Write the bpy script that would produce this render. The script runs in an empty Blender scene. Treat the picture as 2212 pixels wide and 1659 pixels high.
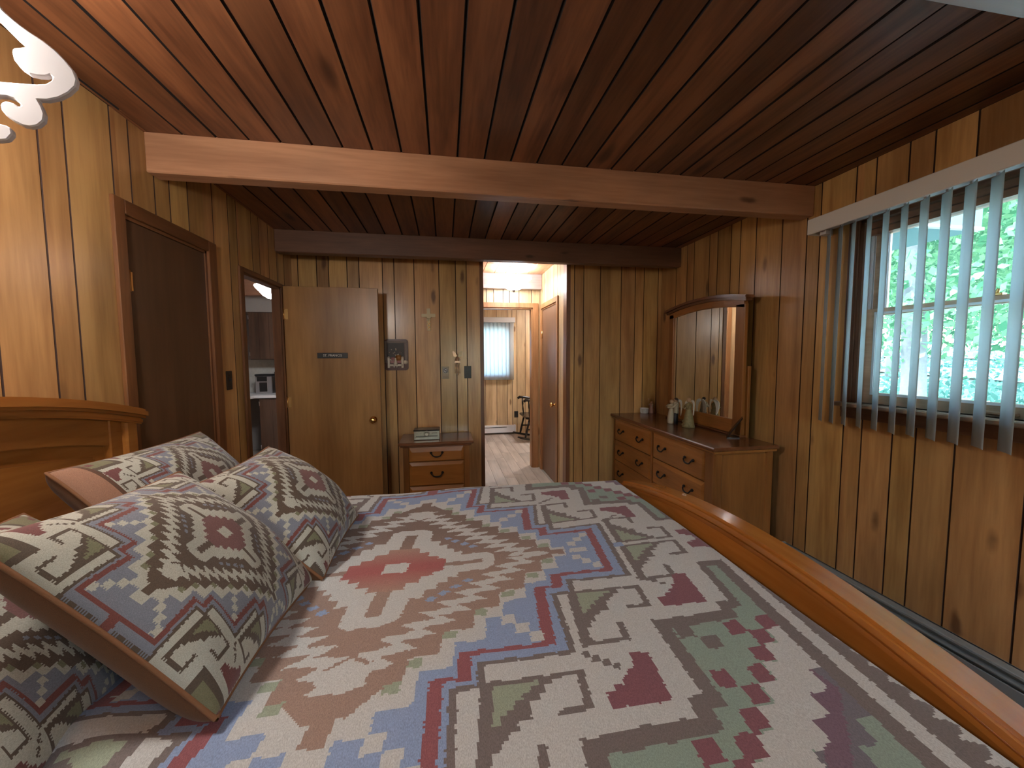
import bpy, bmesh, math, random
import numpy as np
from mathutils import Matrix, Vector
rnd = random.Random(7)
nrng = np.random.default_rng(5)
scene = bpy.context.scene
COL = scene.collection

# ------------------------------------------------------------------ camera
F_PX, YAW, PITCH, ROLL = 837.703, 0.1695, 0.0694, -0.0050
def cam_axes():
    cy, sy = math.cos(YAW), math.sin(YAW)
    fw = Vector((sy*math.cos(PITCH), cy*math.cos(PITCH), -math.sin(PITCH)))
    r = Vector((cy, -sy, 0)); u = r.cross(fw)
    r2 = math.cos(ROLL)*r + math.sin(ROLL)*u
    u2 = -math.sin(ROLL)*r + math.cos(ROLL)*u
    return r2, u2, fw
r_, u_, f_ = cam_axes()
cam = bpy.data.cameras.new('camera'); cam_o = bpy.data.objects.new('camera', cam); COL.objects.link(cam_o)
cam.sensor_fit = 'HORIZONTAL'; cam.sensor_width = 36.0; cam.lens = F_PX/2212*36.0
cam.clip_start = 0.02; cam.clip_end = 300
mw = Matrix(((r_.x, u_.x, -f_.x, 0), (r_.y, u_.y, -f_.y, 0), (r_.z, u_.z, -f_.z, 1.43), (0, 0, 0, 1)))
cam_o.matrix_world = mw
scene.camera = cam_o

# ------------------------------------------------------------------ world, sun, exposure
W = bpy.data.worlds.new('world'); scene.world = W; W.use_nodes = True
wn = W.node_tree; wn.nodes.clear()
sky = wn.nodes.new('ShaderNodeTexSky'); sky.sky_type = 'NISHITA'; sky.sun_disc = False
sky.sun_elevation = math.radians(48); sky.sun_rotation = math.radians(250); sky.air_density = 1.0; sky.dust_density = 1.5
bg = wn.nodes.new('ShaderNodeBackground'); bg.inputs['Strength'].default_value = 4.0
wo = wn.nodes.new('ShaderNodeOutputWorld')
wn.links.new(sky.outputs[0], bg.inputs[0]); wn.links.new(bg.outputs[0], wo.inputs[0])
sun = bpy.data.lights.new('sun', 'SUN'); sun.energy = 6.5; sun.angle = math.radians(0.6); sun.color = (1, .96, .88)
sun_o = bpy.data.objects.new('sun', sun); COL.objects.link(sun_o)
sun_o.rotation_euler = Vector((0.62, 0.22, -0.75)).to_track_quat('-Z', 'Y').to_euler()   # over the roof, onto the woods
vs = scene.view_settings
vs.view_transform = 'Standard'; vs.look = 'None'; vs.gamma = 1.0; vs.use_curve_mapping = False
vs.exposure = 0.32
try: scene.cycles.max_bounces = 10; scene.cycles.diffuse_bounces = 5; scene.cycles.sample_clamp_indirect = 6.0
except Exception: pass
LAMP_STRENGTH, LAMP_COLOR, BACK_FILL_STRENGTH = 92.0, (1.0, 0.94, 0.88), 50.0
HALL_STRENGTH, KITCHEN_STRENGTH, FAR_FILL_STRENGTH = 34.0, 75.0, 80.0

# ------------------------------------------------------------------ dimensions
XL, XR, YB, YF, ZC = -1.313, 2.201, 3.725, -3.2, 2.442
EAVE_T = 0.10

# ------------------------------------------------------------------ materials
def newmat(name):
    m = bpy.data.materials.new(name); m.use_nodes = True
    nt = m.node_tree; b = nt.nodes['Principled BSDF']
    return m, nt, b
def sock(b, *names):
    for n in names:
        if n in b.inputs: return b.inputs[n]
def plain(name, col, rough=.5, metal=0., spec=.5, bump=0., bscale=60., var=0., emit=None, estr=0., trans=0.):
    m, nt, b = newmat(name)
    b.inputs['Base Color'].default_value = (*col, 1); b.inputs['Roughness'].default_value = rough
    b.inputs['Metallic'].default_value = metal
    s = sock(b, 'Specular IOR Level', 'Specular');  s.default_value = spec
    if var > 0 or bump > 0:
        tc = nt.nodes.new('ShaderNodeTexCoord'); nz = nt.nodes.new('ShaderNodeTexNoise')
        nz.inputs['Scale'].default_value = bscale; nz.inputs['Detail'].default_value = 4
        nt.links.new(tc.outputs['Object'], nz.inputs['Vector'])
        if var > 0:
            mx = nt.nodes.new('ShaderNodeMix'); mx.data_type = 'RGBA'
            mx.inputs[6].default_value = (*[c*(1-var) for c in col], 1); mx.inputs[7].default_value = (*[min(1, c*(1+var)) for c in col], 1)
            nt.links.new(nz.outputs['Fac'], mx.inputs[0]); nt.links.new(mx.outputs[2], b.inputs['Base Color'])
        if bump > 0:
            bp = nt.nodes.new('ShaderNodeBump'); bp.inputs['Strength'].default_value = bump; bp.inputs['Distance'].default_value = .002
            nt.links.new(nz.outputs['Fac'], bp.inputs['Height']); nt.links.new(bp.outputs[0], b.inputs['Normal'])
    if emit:
        sock(b, 'Emission Color', 'Emission').default_value = (*emit, 1); b.inputs['Emission Strength'].default_value = estr
    if trans: sock(b, 'Transmission Weight', 'Transmission').default_value = trans
    return m
def wood(name, dark, light, axis='z', rough=.35, grain=1.0, knots=.0, rand=.25, knotcol=None, coat=0., bump=.15, streak=.0, huevar=None, spec=.5, coat_r=.12):
    """procedural timber: grain runs along axis; every board is shifted and toned by its own random value"""
    m, nt, b = newmat(name); N = nt.nodes; Lk = nt.links
    tc = N.new('ShaderNodeTexCoord'); oi = N.new('ShaderNodeObjectInfo')
    add = N.new('ShaderNodeVectorMath'); add.operation = 'ADD'
    sc = N.new('ShaderNodeVectorMath'); sc.operation = 'SCALE'; sc.inputs[0].default_value = (13.1, 7.7, 9.3)
    Lk.new(oi.outputs['Random'], sc.inputs['Scale']); Lk.new(tc.outputs['Object'], add.inputs[0]); Lk.new(sc.outputs[0], add.inputs[1])
    mp = N.new('ShaderNodeMapping')
    k = {'x': (.9, 11, 11), 'y': (11, .9, 11), 'z': (11, 11, .9)}[axis]
    mp.inputs['Scale'].default_value = [v*grain for v in k]
    Lk.new(add.outputs[0], mp.inputs['Vector'])
    n1 = N.new('ShaderNodeTexNoise'); n1.inputs['Scale'].default_value = 1.0; n1.inputs['Detail'].default_value = 5; n1.inputs['Distortion'].default_value = .8
    Lk.new(mp.outputs[0], n1.inputs['Vector'])
    n2 = N.new('ShaderNodeTexNoise'); n2.inputs['Scale'].default_value = 7.0; n2.inputs['Detail'].default_value = 3
    Lk.new(mp.outputs[0], n2.inputs['Vector'])
    mixf = N.new('ShaderNodeMath'); mixf.operation = 'MULTIPLY_ADD'; mixf.inputs[1].default_value = .35
    Lk.new(n2.outputs['Fac'], mixf.inputs[0])
    m2 = N.new('ShaderNodeMath'); m2.operation = 'MULTIPLY'; m2.inputs[1].default_value = .75; Lk.new(n1.outputs['Fac'], m2.inputs[0]); Lk.new(m2.outputs[0], mixf.inputs[2])
    rp = N.new('ShaderNodeValToRGB'); rp.color_ramp.elements[0].position = .36; rp.color_ramp.elements[1].position = .67
    rp.color_ramp.elements[0].color = (*dark, 1); rp.color_ramp.elements[1].color = (*light, 1)
    Lk.new(mixf.outputs[0], rp.inputs[0])
    col = rp.outputs[0]
    # large soft mottling
    n3 = N.new('ShaderNodeTexNoise'); n3.inputs['Scale'].default_value = 1.0; n3.inputs['Detail'].default_value = 2
    mp3 = N.new('ShaderNodeMapping'); mp3.inputs['Scale'].default_value = [3.5 if v > 5 else 1.3 for v in k]; Lk.new(add.outputs[0], mp3.inputs['Vector']); Lk.new(mp3.outputs[0], n3.inputs['Vector'])
    hv = N.new('ShaderNodeHueSaturation')
    val = N.new('ShaderNodeMapRange'); val.inputs['From Min'].default_value = .25; val.inputs['From Max'].default_value = .75; val.inputs['To Min'].default_value = .74; val.inputs['To Max'].default_value = 1.24
    Lk.new(n3.outputs['Fac'], val.inputs[0])
    rv = N.new('ShaderNodeMapRange'); rv.inputs['To Min'].default_value = 1-rand; rv.inputs['To Max'].default_value = 1+rand
    fr = N.new('ShaderNodeMath'); fr.operation = 'FRACT'; f2 = N.new('ShaderNodeMath'); f2.operation = 'MULTIPLY'; f2.inputs[1].default_value = 17.31
    Lk.new(oi.outputs['Random'], f2.inputs[0]); Lk.new(f2.outputs[0], fr.inputs[0]); Lk.new(fr.outputs[0], rv.inputs[0])
    vm = N.new('ShaderNodeMath'); vm.operation = 'MULTIPLY'; Lk.new(val.outputs[0], vm.inputs[0]); Lk.new(rv.outputs[0], vm.inputs[1])
    Lk.new(vm.outputs[0], hv.inputs['Value']); Lk.new(col, hv.inputs['Color'])
    if huevar:
        hr = N.new('ShaderNodeMapRange'); hr.inputs['To Min'].default_value = .5-huevar; hr.inputs['To Max'].default_value = .5+huevar
        Lk.new(oi.outputs['Random'], hr.inputs[0]); Lk.new(hr.outputs[0], hv.inputs['Hue'])
    col = hv.outputs[0]
    if knots > 0:
        vo = N.new('ShaderNodeTexVoronoi'); vo.feature = 'F1'; vo.inputs['Scale'].default_value = 1.0
        mpk = N.new('ShaderNodeMapping'); kk = {'x': (1.5, 5, 5), 'y': (5, 1.5, 5), 'z': (5, 5, 1.7)}[axis]
        mpk.inputs['Scale'].default_value = kk
        nd = N.new('ShaderNodeTexNoise'); nd.inputs['Scale'].default_value = 9.0
        Lk.new(add.outputs[0], nd.inputs['Vector'])
        sc2 = N.new('ShaderNodeVectorMath'); sc2.operation = 'SCALE'; sc2.inputs['Scale'].default_value = .03; Lk.new(nd.outputs['Color'], sc2.inputs[0])
        ad2 = N.new('ShaderNodeVectorMath'); ad2.operation = 'ADD'; Lk.new(add.outputs[0], ad2.inputs[0]); Lk.new(sc2.outputs[0], ad2.inputs[1])
        Lk.new(ad2.outputs[0], mpk.inputs['Vector']); Lk.new(mpk.outputs[0], vo.inputs['Vector'])
        kr = N.new('ShaderNodeMapRange'); kr.inputs['From Min'].default_value = .05; kr.inputs['From Max'].default_value = .05+knots; kr.inputs['To Min'].default_value = 1; kr.inputs['To Max'].default_value = 0
        kr.interpolation_type = 'SMOOTHSTEP'
        Lk.new(vo.outputs['Distance'], kr.inputs[0])
        mk = N.new('ShaderNodeMix'); mk.data_type = 'RGBA'; mk.inputs[7].default_value = (*(knotcol or tuple(c*.35 for c in dark)), 1)
        km = N.new('ShaderNodeMath'); km.operation = 'MULTIPLY'; km.inputs[1].default_value = .8; Lk.new(kr.outputs[0], km.inputs[0])
        Lk.new(km.outputs[0], mk.inputs[0]); Lk.new(col, mk.inputs[6]); col = mk.outputs[2]
    Lk.new(col, b.inputs['Base Color'])
    b.inputs['Roughness'].default_value = rough
    sock(b, 'Specular IOR Level', 'Specular').default_value = spec
    if coat: sock(b, 'Coat Weight', 'Clearcoat').default_value = coat; sock(b, 'Coat Roughness', 'Clearcoat Roughness').default_value = coat_r
    if bump > 0:
        bp = N.new('ShaderNodeBump'); bp.inputs['Strength'].default_value = bump; bp.inputs['Distance'].default_value = .0015
        Lk.new(mixf.outputs[0], bp.inputs['Height']); Lk.new(bp.outputs[0], b.inputs['Normal'])
    return m
MT = {}
MT['plank'] = wood('varnished_birch_plank', (.36, .178, .057), (.60, .345, .128), 'z', .30, .8, .10, .20, (.09, .032, .010), spec=.5, huevar=.008, bump=.05, coat=.30, coat_r=.22)
MT['plank_hall'] = wood('pale_birch_plank', (.42, .265, .13), (.66, .47, .26), 'z', .4, .8, .08, .10, (.16, .07, .025), bump=.05)
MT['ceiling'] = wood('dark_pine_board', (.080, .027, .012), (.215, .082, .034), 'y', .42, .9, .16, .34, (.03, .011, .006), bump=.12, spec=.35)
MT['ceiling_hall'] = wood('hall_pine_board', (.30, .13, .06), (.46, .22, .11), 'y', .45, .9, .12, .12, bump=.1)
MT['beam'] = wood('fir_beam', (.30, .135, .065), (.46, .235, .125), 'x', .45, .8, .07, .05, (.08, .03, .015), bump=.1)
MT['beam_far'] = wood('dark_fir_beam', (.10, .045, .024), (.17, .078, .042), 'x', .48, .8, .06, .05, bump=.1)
MT['beam_near'] = wood('glare_pale_fir_beam', (.34, .26, .24), (.46, .36, .33), 'x', .30, .8, .0, .05, bump=.05)  # pale tone stands in for window glare on the near beam
MT['casing'] = wood('brown_door_casing', (.115, .042, .015), (.20, .080, .028), 'z', .38, 1.2, 0, .12, bump=.06)
MT['casing_h'] = wood('brown_casing_across', (.115, .042, .015), (.20, .080, .028), 'y', .38, 1.2, 0, .12, bump=.06)
MT['casing_light'] = wood('light_brown_casing', (.26, .11, .04), (.40, .19, .075), 'z', .4, 1.2, 0, .08, bump=.06)
MT['door'] = wood('flush_birch_door', (.25, .115, .036), (.40, .20, .066), 'z', .33, .55, 0, .02, bump=.04)
MT['closet'] = wood('dark_flush_door', (.075, .034, .016), (.12, .056, .026), 'z', .40, .6, 0, .02, bump=.04)
MT['door_hall'] = wood('brown_hall_door', (.13, .066, .036), (.20, .105, .06), 'z', .4, .6, 0, .02, bump=.04)
MT['bed'] = wood('honey_bed_wood', (.36, .122, .020), (.50, .190, .036), 'y', .24, .8, 0, .03, bump=.03, coat=.3)
MT['bed_head'] = wood('honey_headboard_wood', (.27, .088, .016), (.38, .140, .028), 'y', .27, .7, 0, .03, bump=.03, coat=.2)
MT['oak'] = wood('honey_drawer_wood', (.26, .098, .020), (.38, .155, .036), 'y', .34, 1.3, 0, .05, bump=.05)
MT['oak_x'] = wood('honey_drawer_wood_across', (.30, .112, .020), (.42, .165, .034), 'x', .34, 1.3, 0, .05, bump=.05)
MT['oak_z'] = wood('honey_upright_wood', (.19, .072, .016), (.28, .112, .027), 'z', .34, 1.2, 0, .05, bump=.05)
MT['top'] = wood('brown_table_top', (.125, .044, .018), (.185, .072, .030), 'y', .22, 1.0, 0, .02, bump=.03, coat=.2)
MT['top_x'] = wood('brown_table_top_across', (.14, .052, .022), (.20, .082, .036), 'x', .24, 1.0, 0, .02, bump=.03, coat=.2)
MT['window_wood'] = wood('red_brown_window_wood', (.14, .05, .025), (.24, .10, .05), 'z', .4, 1.2, 0, .05)
MT['window_wood_y'] = wood('red_brown_window_wood_across', (.16, .065, .032), (.27, .125, .065), 'y', .4, 1.2, 0, .12)
MT['sash'] = wood('tan_sash_wood', (.36, .22, .13), (.50, .33, .21), 'y', .45, 1.2, 0, .05)
MT['laminate'] = wood('grey_laminate_plank', (.33, .27, .215), (.52, .45, .38), 'y', .38, .7, 0, .14, bump=.03)
MT['cab'] = wood('dark_kitchen_cabinet', (.050, .026, .015), (.095, .052, .032), 'z', .4, 1.0, 0, .05)
MT['groove'] = plain('groove_dark', (.035, .012, .006), .8)
MT['groove_ceiling'] = plain('ceiling_gap_dark', (.012, .006, .004), .9)
MT['carpet'] = plain('tan_carpet', (.30, .24, .18), .95, bump=.6, bscale=300, var=.15)
MT['white_plastic'] = plain('white_blind_vinyl', (.60, .57, .52), .45, bump=.08, bscale=200)
MT['valance'] = plain('cream_valance', (.66, .62, .55), .5, bump=.12, bscale=350)
MT['white_metal'] = plain('white_enamel', (.60, .57, .57), .4)
MT['heater'] = plain('pale_green_heater', (.30, .34, .33), .45)
MT['heater_slot'] = plain('heater_slot_black', (.02, .02, .02), .6)
MT['brass'] = plain('polished_brass', (.80, .46, .16), .18, 1.0)
MT['brass_dull'] = plain('brushed_brass_hinge', (.85, .52, .20), .32, 1.0)
MT['pewter'] = plain('pewter', (.50, .45, .34), .34, .9, bump=.5, bscale=120)
MT['gilt'] = plain('pale_gilt_resin', (.52, .42, .24), .42, .15)
MT['copper'] = plain('rose_copper_wire', (.62, .40, .26), .35, .7)
MT['black_plastic'] = plain('black_plastic', (.012, .011, .011), .4)
MT['black_iron'] = plain('black_iron_pull', (.014, .010, .009), .42, .5)
MT['black_lacquer'] = plain('black_lacquer', (.015, .012, .010), .25)
MT['steel'] = plain('brushed_steel', (.62, .62, .64), .28, 1.0)
MT['white_paint'] = plain('white_paint', (.75, .75, .76), .35)
MT['counter'] = plain('white_counter', (.62, .63, .64), .3, var=.06, bscale=20)
MT['backsplash'] = plain('grey_backsplash', (.42, .42, .38), .35, var=.25, bscale=25)
MT['plaster'] = plain('grey_plaster', (.30, .27, .25), .8, var=.08, bscale=10)
MT['mirror'] = plain('mirror_silver', (.86, .86, .84), .015, 1.0)
MT['frost'] = plain('frosted_lamp_glass', (.95, .95, .95), .4, emit=(.86, .93, 1.0), estr=HALL_STRENGTH)
MT['frost_kitchen'] = plain('frosted_kitchen_glass', (.95, .95, .95), .4, emit=(.86, .93, 1.0), estr=KITCHEN_STRENGTH)
MT['fill_far'] = plain('far_fill_glass', (.95, .95, .95), .4, emit=(.95, .97, 1.0), estr=FAR_FILL_STRENGTH)
MT['fill_back'] = plain('bedroom_fill_glass', (.95, .95, .95), .4, emit=(1, .97, .94), estr=BACK_FILL_STRENGTH)
MT['bulb'] = plain('lit_globe', (.95, .9, .85), .4, emit=LAMP_COLOR, estr=LAMP_STRENGTH)
MT['ivory'] = plain('ivory_resin', (.42, .37, .27), .6)
MT['wing'] = plain('white_wing', (.72, .72, .66), .5)
MT['navy'] = plain('charcoal_resin', (.035, .036, .042), .6)
MT['hair'] = plain('dark_brown_hair', (.03, .014, .008), .6)
MT['skin'] = plain('tan_resin_skin', (.42, .27, .16), .6)
MT['moss'] = plain('olive_resin_dress', (.22, .18, .08), .6, var=.35, bscale=70)
MT['pink'] = plain('dusty_pink_resin', (.45, .26, .20), .6)
MT['ceramic'] = plain('white_ceramic', (.78, .76, .74), .25)
MT['slate'] = plain('painted_dark_board', (.035, .025, .022), .5, var=.4, bscale=30)
MT['mahogany'] = plain('dark_red_wood', (.085, .022, .014), .35)
MT['grey_wood'] = plain('grey_washed_wood', (.22, .17, .15), .6, var=.25, bscale=60)
MT['cream'] = plain('cream_paint', (.66, .56, .46), .55)
MT['rose'] = plain('dusty_rose_paint', (.36, .16, .16), .6)
MT['sign_black'] = plain('black_sign_plate', (.012, .010, .010), .35)
MT['sign_white'] = plain('engraved_white', (.70, .66, .60), .5)
MT['mattress'] = plain('white_ticking', (.6, .58, .55), .9)
MT['glass'] = None
def glassmat():
    m, nt, b = newmat('window_glass')
    for n in list(nt.nodes):
        if n.type != 'OUTPUT_MATERIAL': nt.nodes.remove(n)
    out = [n for n in nt.nodes if n.type == 'OUTPUT_MATERIAL'][0]
    tr = nt.nodes.new('ShaderNodeBsdfTransparent'); tr.inputs[0].default_value = (.93, .98, .98, 1)
    gl = nt.nodes.new('ShaderNodeBsdfGlossy'); gl.inputs['Roughness'].default_value = .03
    fz = nt.nodes.new('ShaderNodeFresnel'); fz.inputs[0].default_value = 1.45
    mx = nt.nodes.new('ShaderNodeMixShader'); nt.links.new(fz.outputs[0], mx.inputs[0]); nt.links.new(tr.outputs[0], mx.inputs[1]); nt.links.new(gl.outputs[0], mx.inputs[2])
    nt.links.new(mx.outputs[0], out.inputs[0]); return m
MT['glass'] = glassmat()
def leafmat(name, c1, c2, trans=.5):
    m, nt, b = newmat(name)
    for n in list(nt.nodes):
        if n.type != 'OUTPUT_MATERIAL': nt.nodes.remove(n)
    out = [n for n in nt.nodes if n.type == 'OUTPUT_MATERIAL'][0]
    ge = nt.nodes.new('ShaderNodeNewGeometry')
    rp = nt.nodes.new('ShaderNodeValToRGB'); rp.color_ramp.elements[0].color = (*c1, 1); rp.color_ramp.elements[1].color = (*c2, 1)
    nt.links.new(ge.outputs['Random Per Island'], rp.inputs[0])
    d = nt.nodes.new('ShaderNodeBsdfDiffuse'); t = nt.nodes.new('ShaderNodeBsdfTranslucent')
    nt.links.new(rp.outputs[0], d.inputs[0]); nt.links.new(rp.outputs[0], t.inputs[0])
    mx = nt.nodes.new('ShaderNodeMixShader'); mx.inputs[0].default_value = trans
    nt.links.new(d.outputs[0], mx.inputs[1]); nt.links.new(t.outputs[0], mx.inputs[2]); nt.links.new(mx.outputs[0], out.inputs[0]); return m
MT['leaf'] = leafmat('sunlit_leaf', (.05, .17, .09), (.24, .44, .24))
MT['leaf_dark'] = leafmat('undergrowth_leaf', (.05, .15, .12), (.20, .38, .30))
MT['bark'] = plain('grey_bark', (.13, .14, .15), .9, bump=.8, bscale=25, var=.4)
MT['gravel'] = plain('pale_gravel', (.70, .72, .72), .9, var=.25, bscale=6)
MT['grass'] = plain('forest_floor', (.34, .42, .36), .95, bump=.5, bscale=2.5, var=.5)
MT['slat_glow'] = leafmat('backlit_vinyl_slat', (.62, .66, .66), (.70, .74, .74), .55)
MT['slat_far'] = leafmat('sunny_vinyl_slat', (.86, .90, .90), (.92, .95, .95), .75)
MT['fascia'] = plain('white_fascia', (.55, .60, .66), .5)
MT['eave'] = plain('teal_soffit', (.07, .16, .17), .6)
def clothmat(name, weave=900.):
    m, nt, b = newmat(name); N = nt.nodes; Lk = nt.links
    at = N.new('ShaderNodeAttribute'); at.attribute_name = 'weave'; 
    tc = N.new('ShaderNodeTexCoord')
    wv = N.new('ShaderNodeTexNoise'); wv.inputs['Scale'].default_value = weave; wv.inputs['Detail'].default_value = 1
    mp = N.new('ShaderNodeMapping'); mp.inputs['Scale'].default_value = (1, .35, 1); Lk.new(tc.outputs['Object'], mp.inputs[0]); Lk.new(mp.outputs[0], wv.inputs['Vector'])
    mr = N.new('ShaderNodeMapRange'); mr.inputs['From Min'].default_value = .3; mr.inputs['From Max'].default_value = .7; mr.inputs['To Min'].default_value = .80; mr.inputs['To Max'].default_value = 1.16
    Lk.new(wv.outputs['Fac'], mr.inputs[0])
    vmul = N.new('ShaderNodeVectorMath'); vmul.operation = 'SCALE'; Lk.new(at.outputs['Color'], vmul.inputs[0]); Lk.new(mr.outputs[0], vmul.inputs['Scale'])
    Lk.new(vmul.outputs[0], b.inputs['Base Color']); b.inputs['Roughness'].default_value = .9
    sock(b, 'Specular IOR Level', 'Specular').default_value = .15
    if 'Sheen Weight' in b.inputs: b.inputs['Sheen Weight'].default_value = .15
    bp = N.new('ShaderNodeBump'); bp.inputs['Strength'].default_value = .35; bp.inputs['Distance'].default_value = .001
    Lk.new(wv.outputs['Fac'], bp.inputs['Height']); Lk.new(bp.outputs[0], b.inputs['Normal'])
    return m
MT['cloth'] = clothmat('woven_coverlet'); MT['cloth_pillow'] = clothmat('woven_pillow', 1100.)

# ------------------------------------------------------------------ mesh helpers
class MB:
    def __init__(s): s.v = []; s.f = []; s.smooth = []
    def add(s, verts, faces, sm=False):
        o = len(s.v); s.v += [tuple(v) for v in verts]; s.f += [tuple(i+o for i in f) for f in faces]; s.smooth += [sm]*len(faces); return s
    def box(s, a, b, ch=0.):
        x0, y0, z0 = [min(p, q) for p, q in zip(a, b)]; x1, y1, z1 = [max(p, q) for p, q in zip(a, b)]
        if ch > 0:
            c = min(ch, (x1-x0)*.45, (y1-y0)*.45, (z1-z0)*.45)
            bm = bmesh.new(); bmesh.ops.create_cube(bm, size=1)
            for v in bm.verts: v.co = Vector(((x0+x1)/2+v.co.x*(x1-x0), (y0+y1)/2+v.co.y*(y1-y0), (z0+z1)/2+v.co.z*(z1-z0)))
            bmesh.ops.bevel(bm, geom=bm.edges[:], offset=c, segments=1, affect='EDGES')
            bm.verts.index_update()
            s.add([v.co for v in bm.verts], [[v.index for v in f.verts] for f in bm.faces]); bm.free(); return s
        V = [(x0,y0,z0),(x1,y0,z0),(x1,y1,z0),(x0,y1,z0),(x0,y0,z1),(x1,y0,z1),(x1,y1,z1),(x0,y1,z1)]
        return s.add(V, [(0,3,2,1),(4,5,6,7),(0,1,5,4),(1,2,6,5),(2,3,7,6),(3,0,4,7)])
    def tube(s, pts, r, n=8, cap=True):
        pts = [Vector(p) for p in pts]; rs = r if hasattr(r, '__len__') else [r]*len(pts)
        V = []; F = []; up = None
        for i, p in enumerate(pts):
            t = (pts[min(i+1, len(pts)-1)]-pts[max(i-1, 0)]).normalized()
            if up is None: up = Vector((0, 0, 1)) if abs(t.z) < .9 else Vector((1, 0, 0))
            a = t.cross(up); 
            if a.length < 1e-6: a = t.cross(Vector((0, 1, 0)))
            a.normalize(); b = a.cross(t).normalized(); up = b
            for k in range(n):
                th = 2*math.pi*k/n; V.append(p+(a*math.cos(th)+b*math.sin(th))*rs[i])
        for i in range(len(pts)-1):
            for k in range(n):
                F.append((i*n+k, i*n+(k+1) % n, (i+1)*n+(k+1) % n, (i+1)*n+k))
        if cap: F.append(tuple(reversed(range(n)))); F.append(tuple(range((len(pts)-1)*n, len(pts)*n)))
        return s.add(V, F, True)
    def lathe(s, prof, origin=(0, 0, 0), n=20, axis='z', cap=True):
        V = []; F = []; O = Vector(origin)
        for r, h in prof:
            for k in range(n):
                th = 2*math.pi*k/n; c, d = r*math.cos(th), r*math.sin(th)
                V.append(O+{'z': Vector((c, d, h)), 'x': Vector((h, c, d)), 'y': Vector((d, h, c))}[axis])
        for i in range(len(prof)-1):
            for k in range(n): F.append((i*n+k, i*n+(k+1) % n, (i+1)*n+(k+1) % n, (i+1)*n+k))
        if cap:
            F.append(tuple(reversed(range(n)))); F.append(tuple(range((len(prof)-1)*n, len(prof)*n)))
        return s.add(V, F, True)
    def ball(s, c, r, n=12, m=8):
        r = r if hasattr(r, '__len__') else (r, r, r); V = []; F = []
        for i in range(m+1):
            ph = math.pi*i/m-math.pi/2
            for k in range(n):
                th = 2*math.pi*k/n; V.append((c[0]+r[0]*math.cos(ph)*math.cos(th), c[1]+r[1]*math.cos(ph)*math.sin(th), c[2]+r[2]*math.sin(ph)))
        for i in range(m):
            for k in range(n): F.append((i*n+k, i*n+(k+1) % n, (i+1)*n+(k+1) % n, (i+1)*n+k))
        return s.add(V, F, True)
    def poly(s, pts, to3, t0, t1):
        """flat outline (list of 2D) extruded; to3(a,b,d) -> 3D"""
        n = len(pts)
        V = [to3(a, b, t0) for a, b in pts]+[to3(a, b, t1) for a, b in pts]
        F = [tuple(range(n)), tuple(reversed(range(n, 2*n)))]+[(i, n+i, n+(i+1) % n, (i+1) % n) for i in range(n)]
        return s.add(V, F)
    def build(s, name, mat, parent=None, bevel=0., segs=2):
        me = bpy.data.meshes.new(name); me.from_pydata([tuple(v) for v in s.v], [], s.f); me.update()
        bm = bmesh.new(); bm.from_mesh(me)
        bmesh.ops.recalc_face_normals(bm, faces=bm.faces[:])
        if bevel > 0:
            ed = [e for e in bm.edges if len(e.link_faces) == 2 and e.calc_face_angle(0) > .6]
            bmesh.ops.bevel(bm, geom=ed, offset=bevel, segments=segs, affect='EDGES', clamp_overlap=True)
        bm.to_mesh(me); bm.free()
        if any(s.smooth) and bevel == 0:
            sm = list(s.smooth)
            if len(sm) == len(me.polygons): me.polygons.foreach_set('use_smooth', [bool(a) and len(p.vertices) <= 4 for a, p in zip(sm, me.polygons)])
        return link(name, me, mat, parent)
def root_loc(p):
    v = Vector((0, 0, 0))
    while p is not None: v += p.location; p = p.parent
    return v
def link(name, me, mat, parent=None):
    o = bpy.data.objects.new(name, me); COL.objects.link(o)
    if mat is not None: me.materials.append(MT[mat] if isinstance(mat, str) else mat)
    if parent is not None:
        me.transform(Matrix.Translation(-root_loc(parent))); o.parent = parent
    return o
def tag(o, label=None, cat=None, group=None, kind=None):
    if label: o['label'] = label
    if cat: o['category'] = cat
    if group: o['group'] = group
    if kind: o['kind'] = kind
    return o
def thing(name, label, cat, loc, group=None):
    o = bpy.data.objects.new(name, None); COL.objects.link(o); o.location = loc; o.empty_display_size = .1
    return tag(o, label, cat, group)
def copy_tree(o, parent=None):
    c = o.copy(); COL.objects.link(c); c.parent = parent
    for ch in list(o.children): copy_tree(ch, c)
    return c
def struct(o, label=None): return tag(o, label, kind='structure')
def box(name, a, b, mat, parent=None, bevel=0.): return MB().box(a, b, bevel).build(name, mat, parent)

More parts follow.
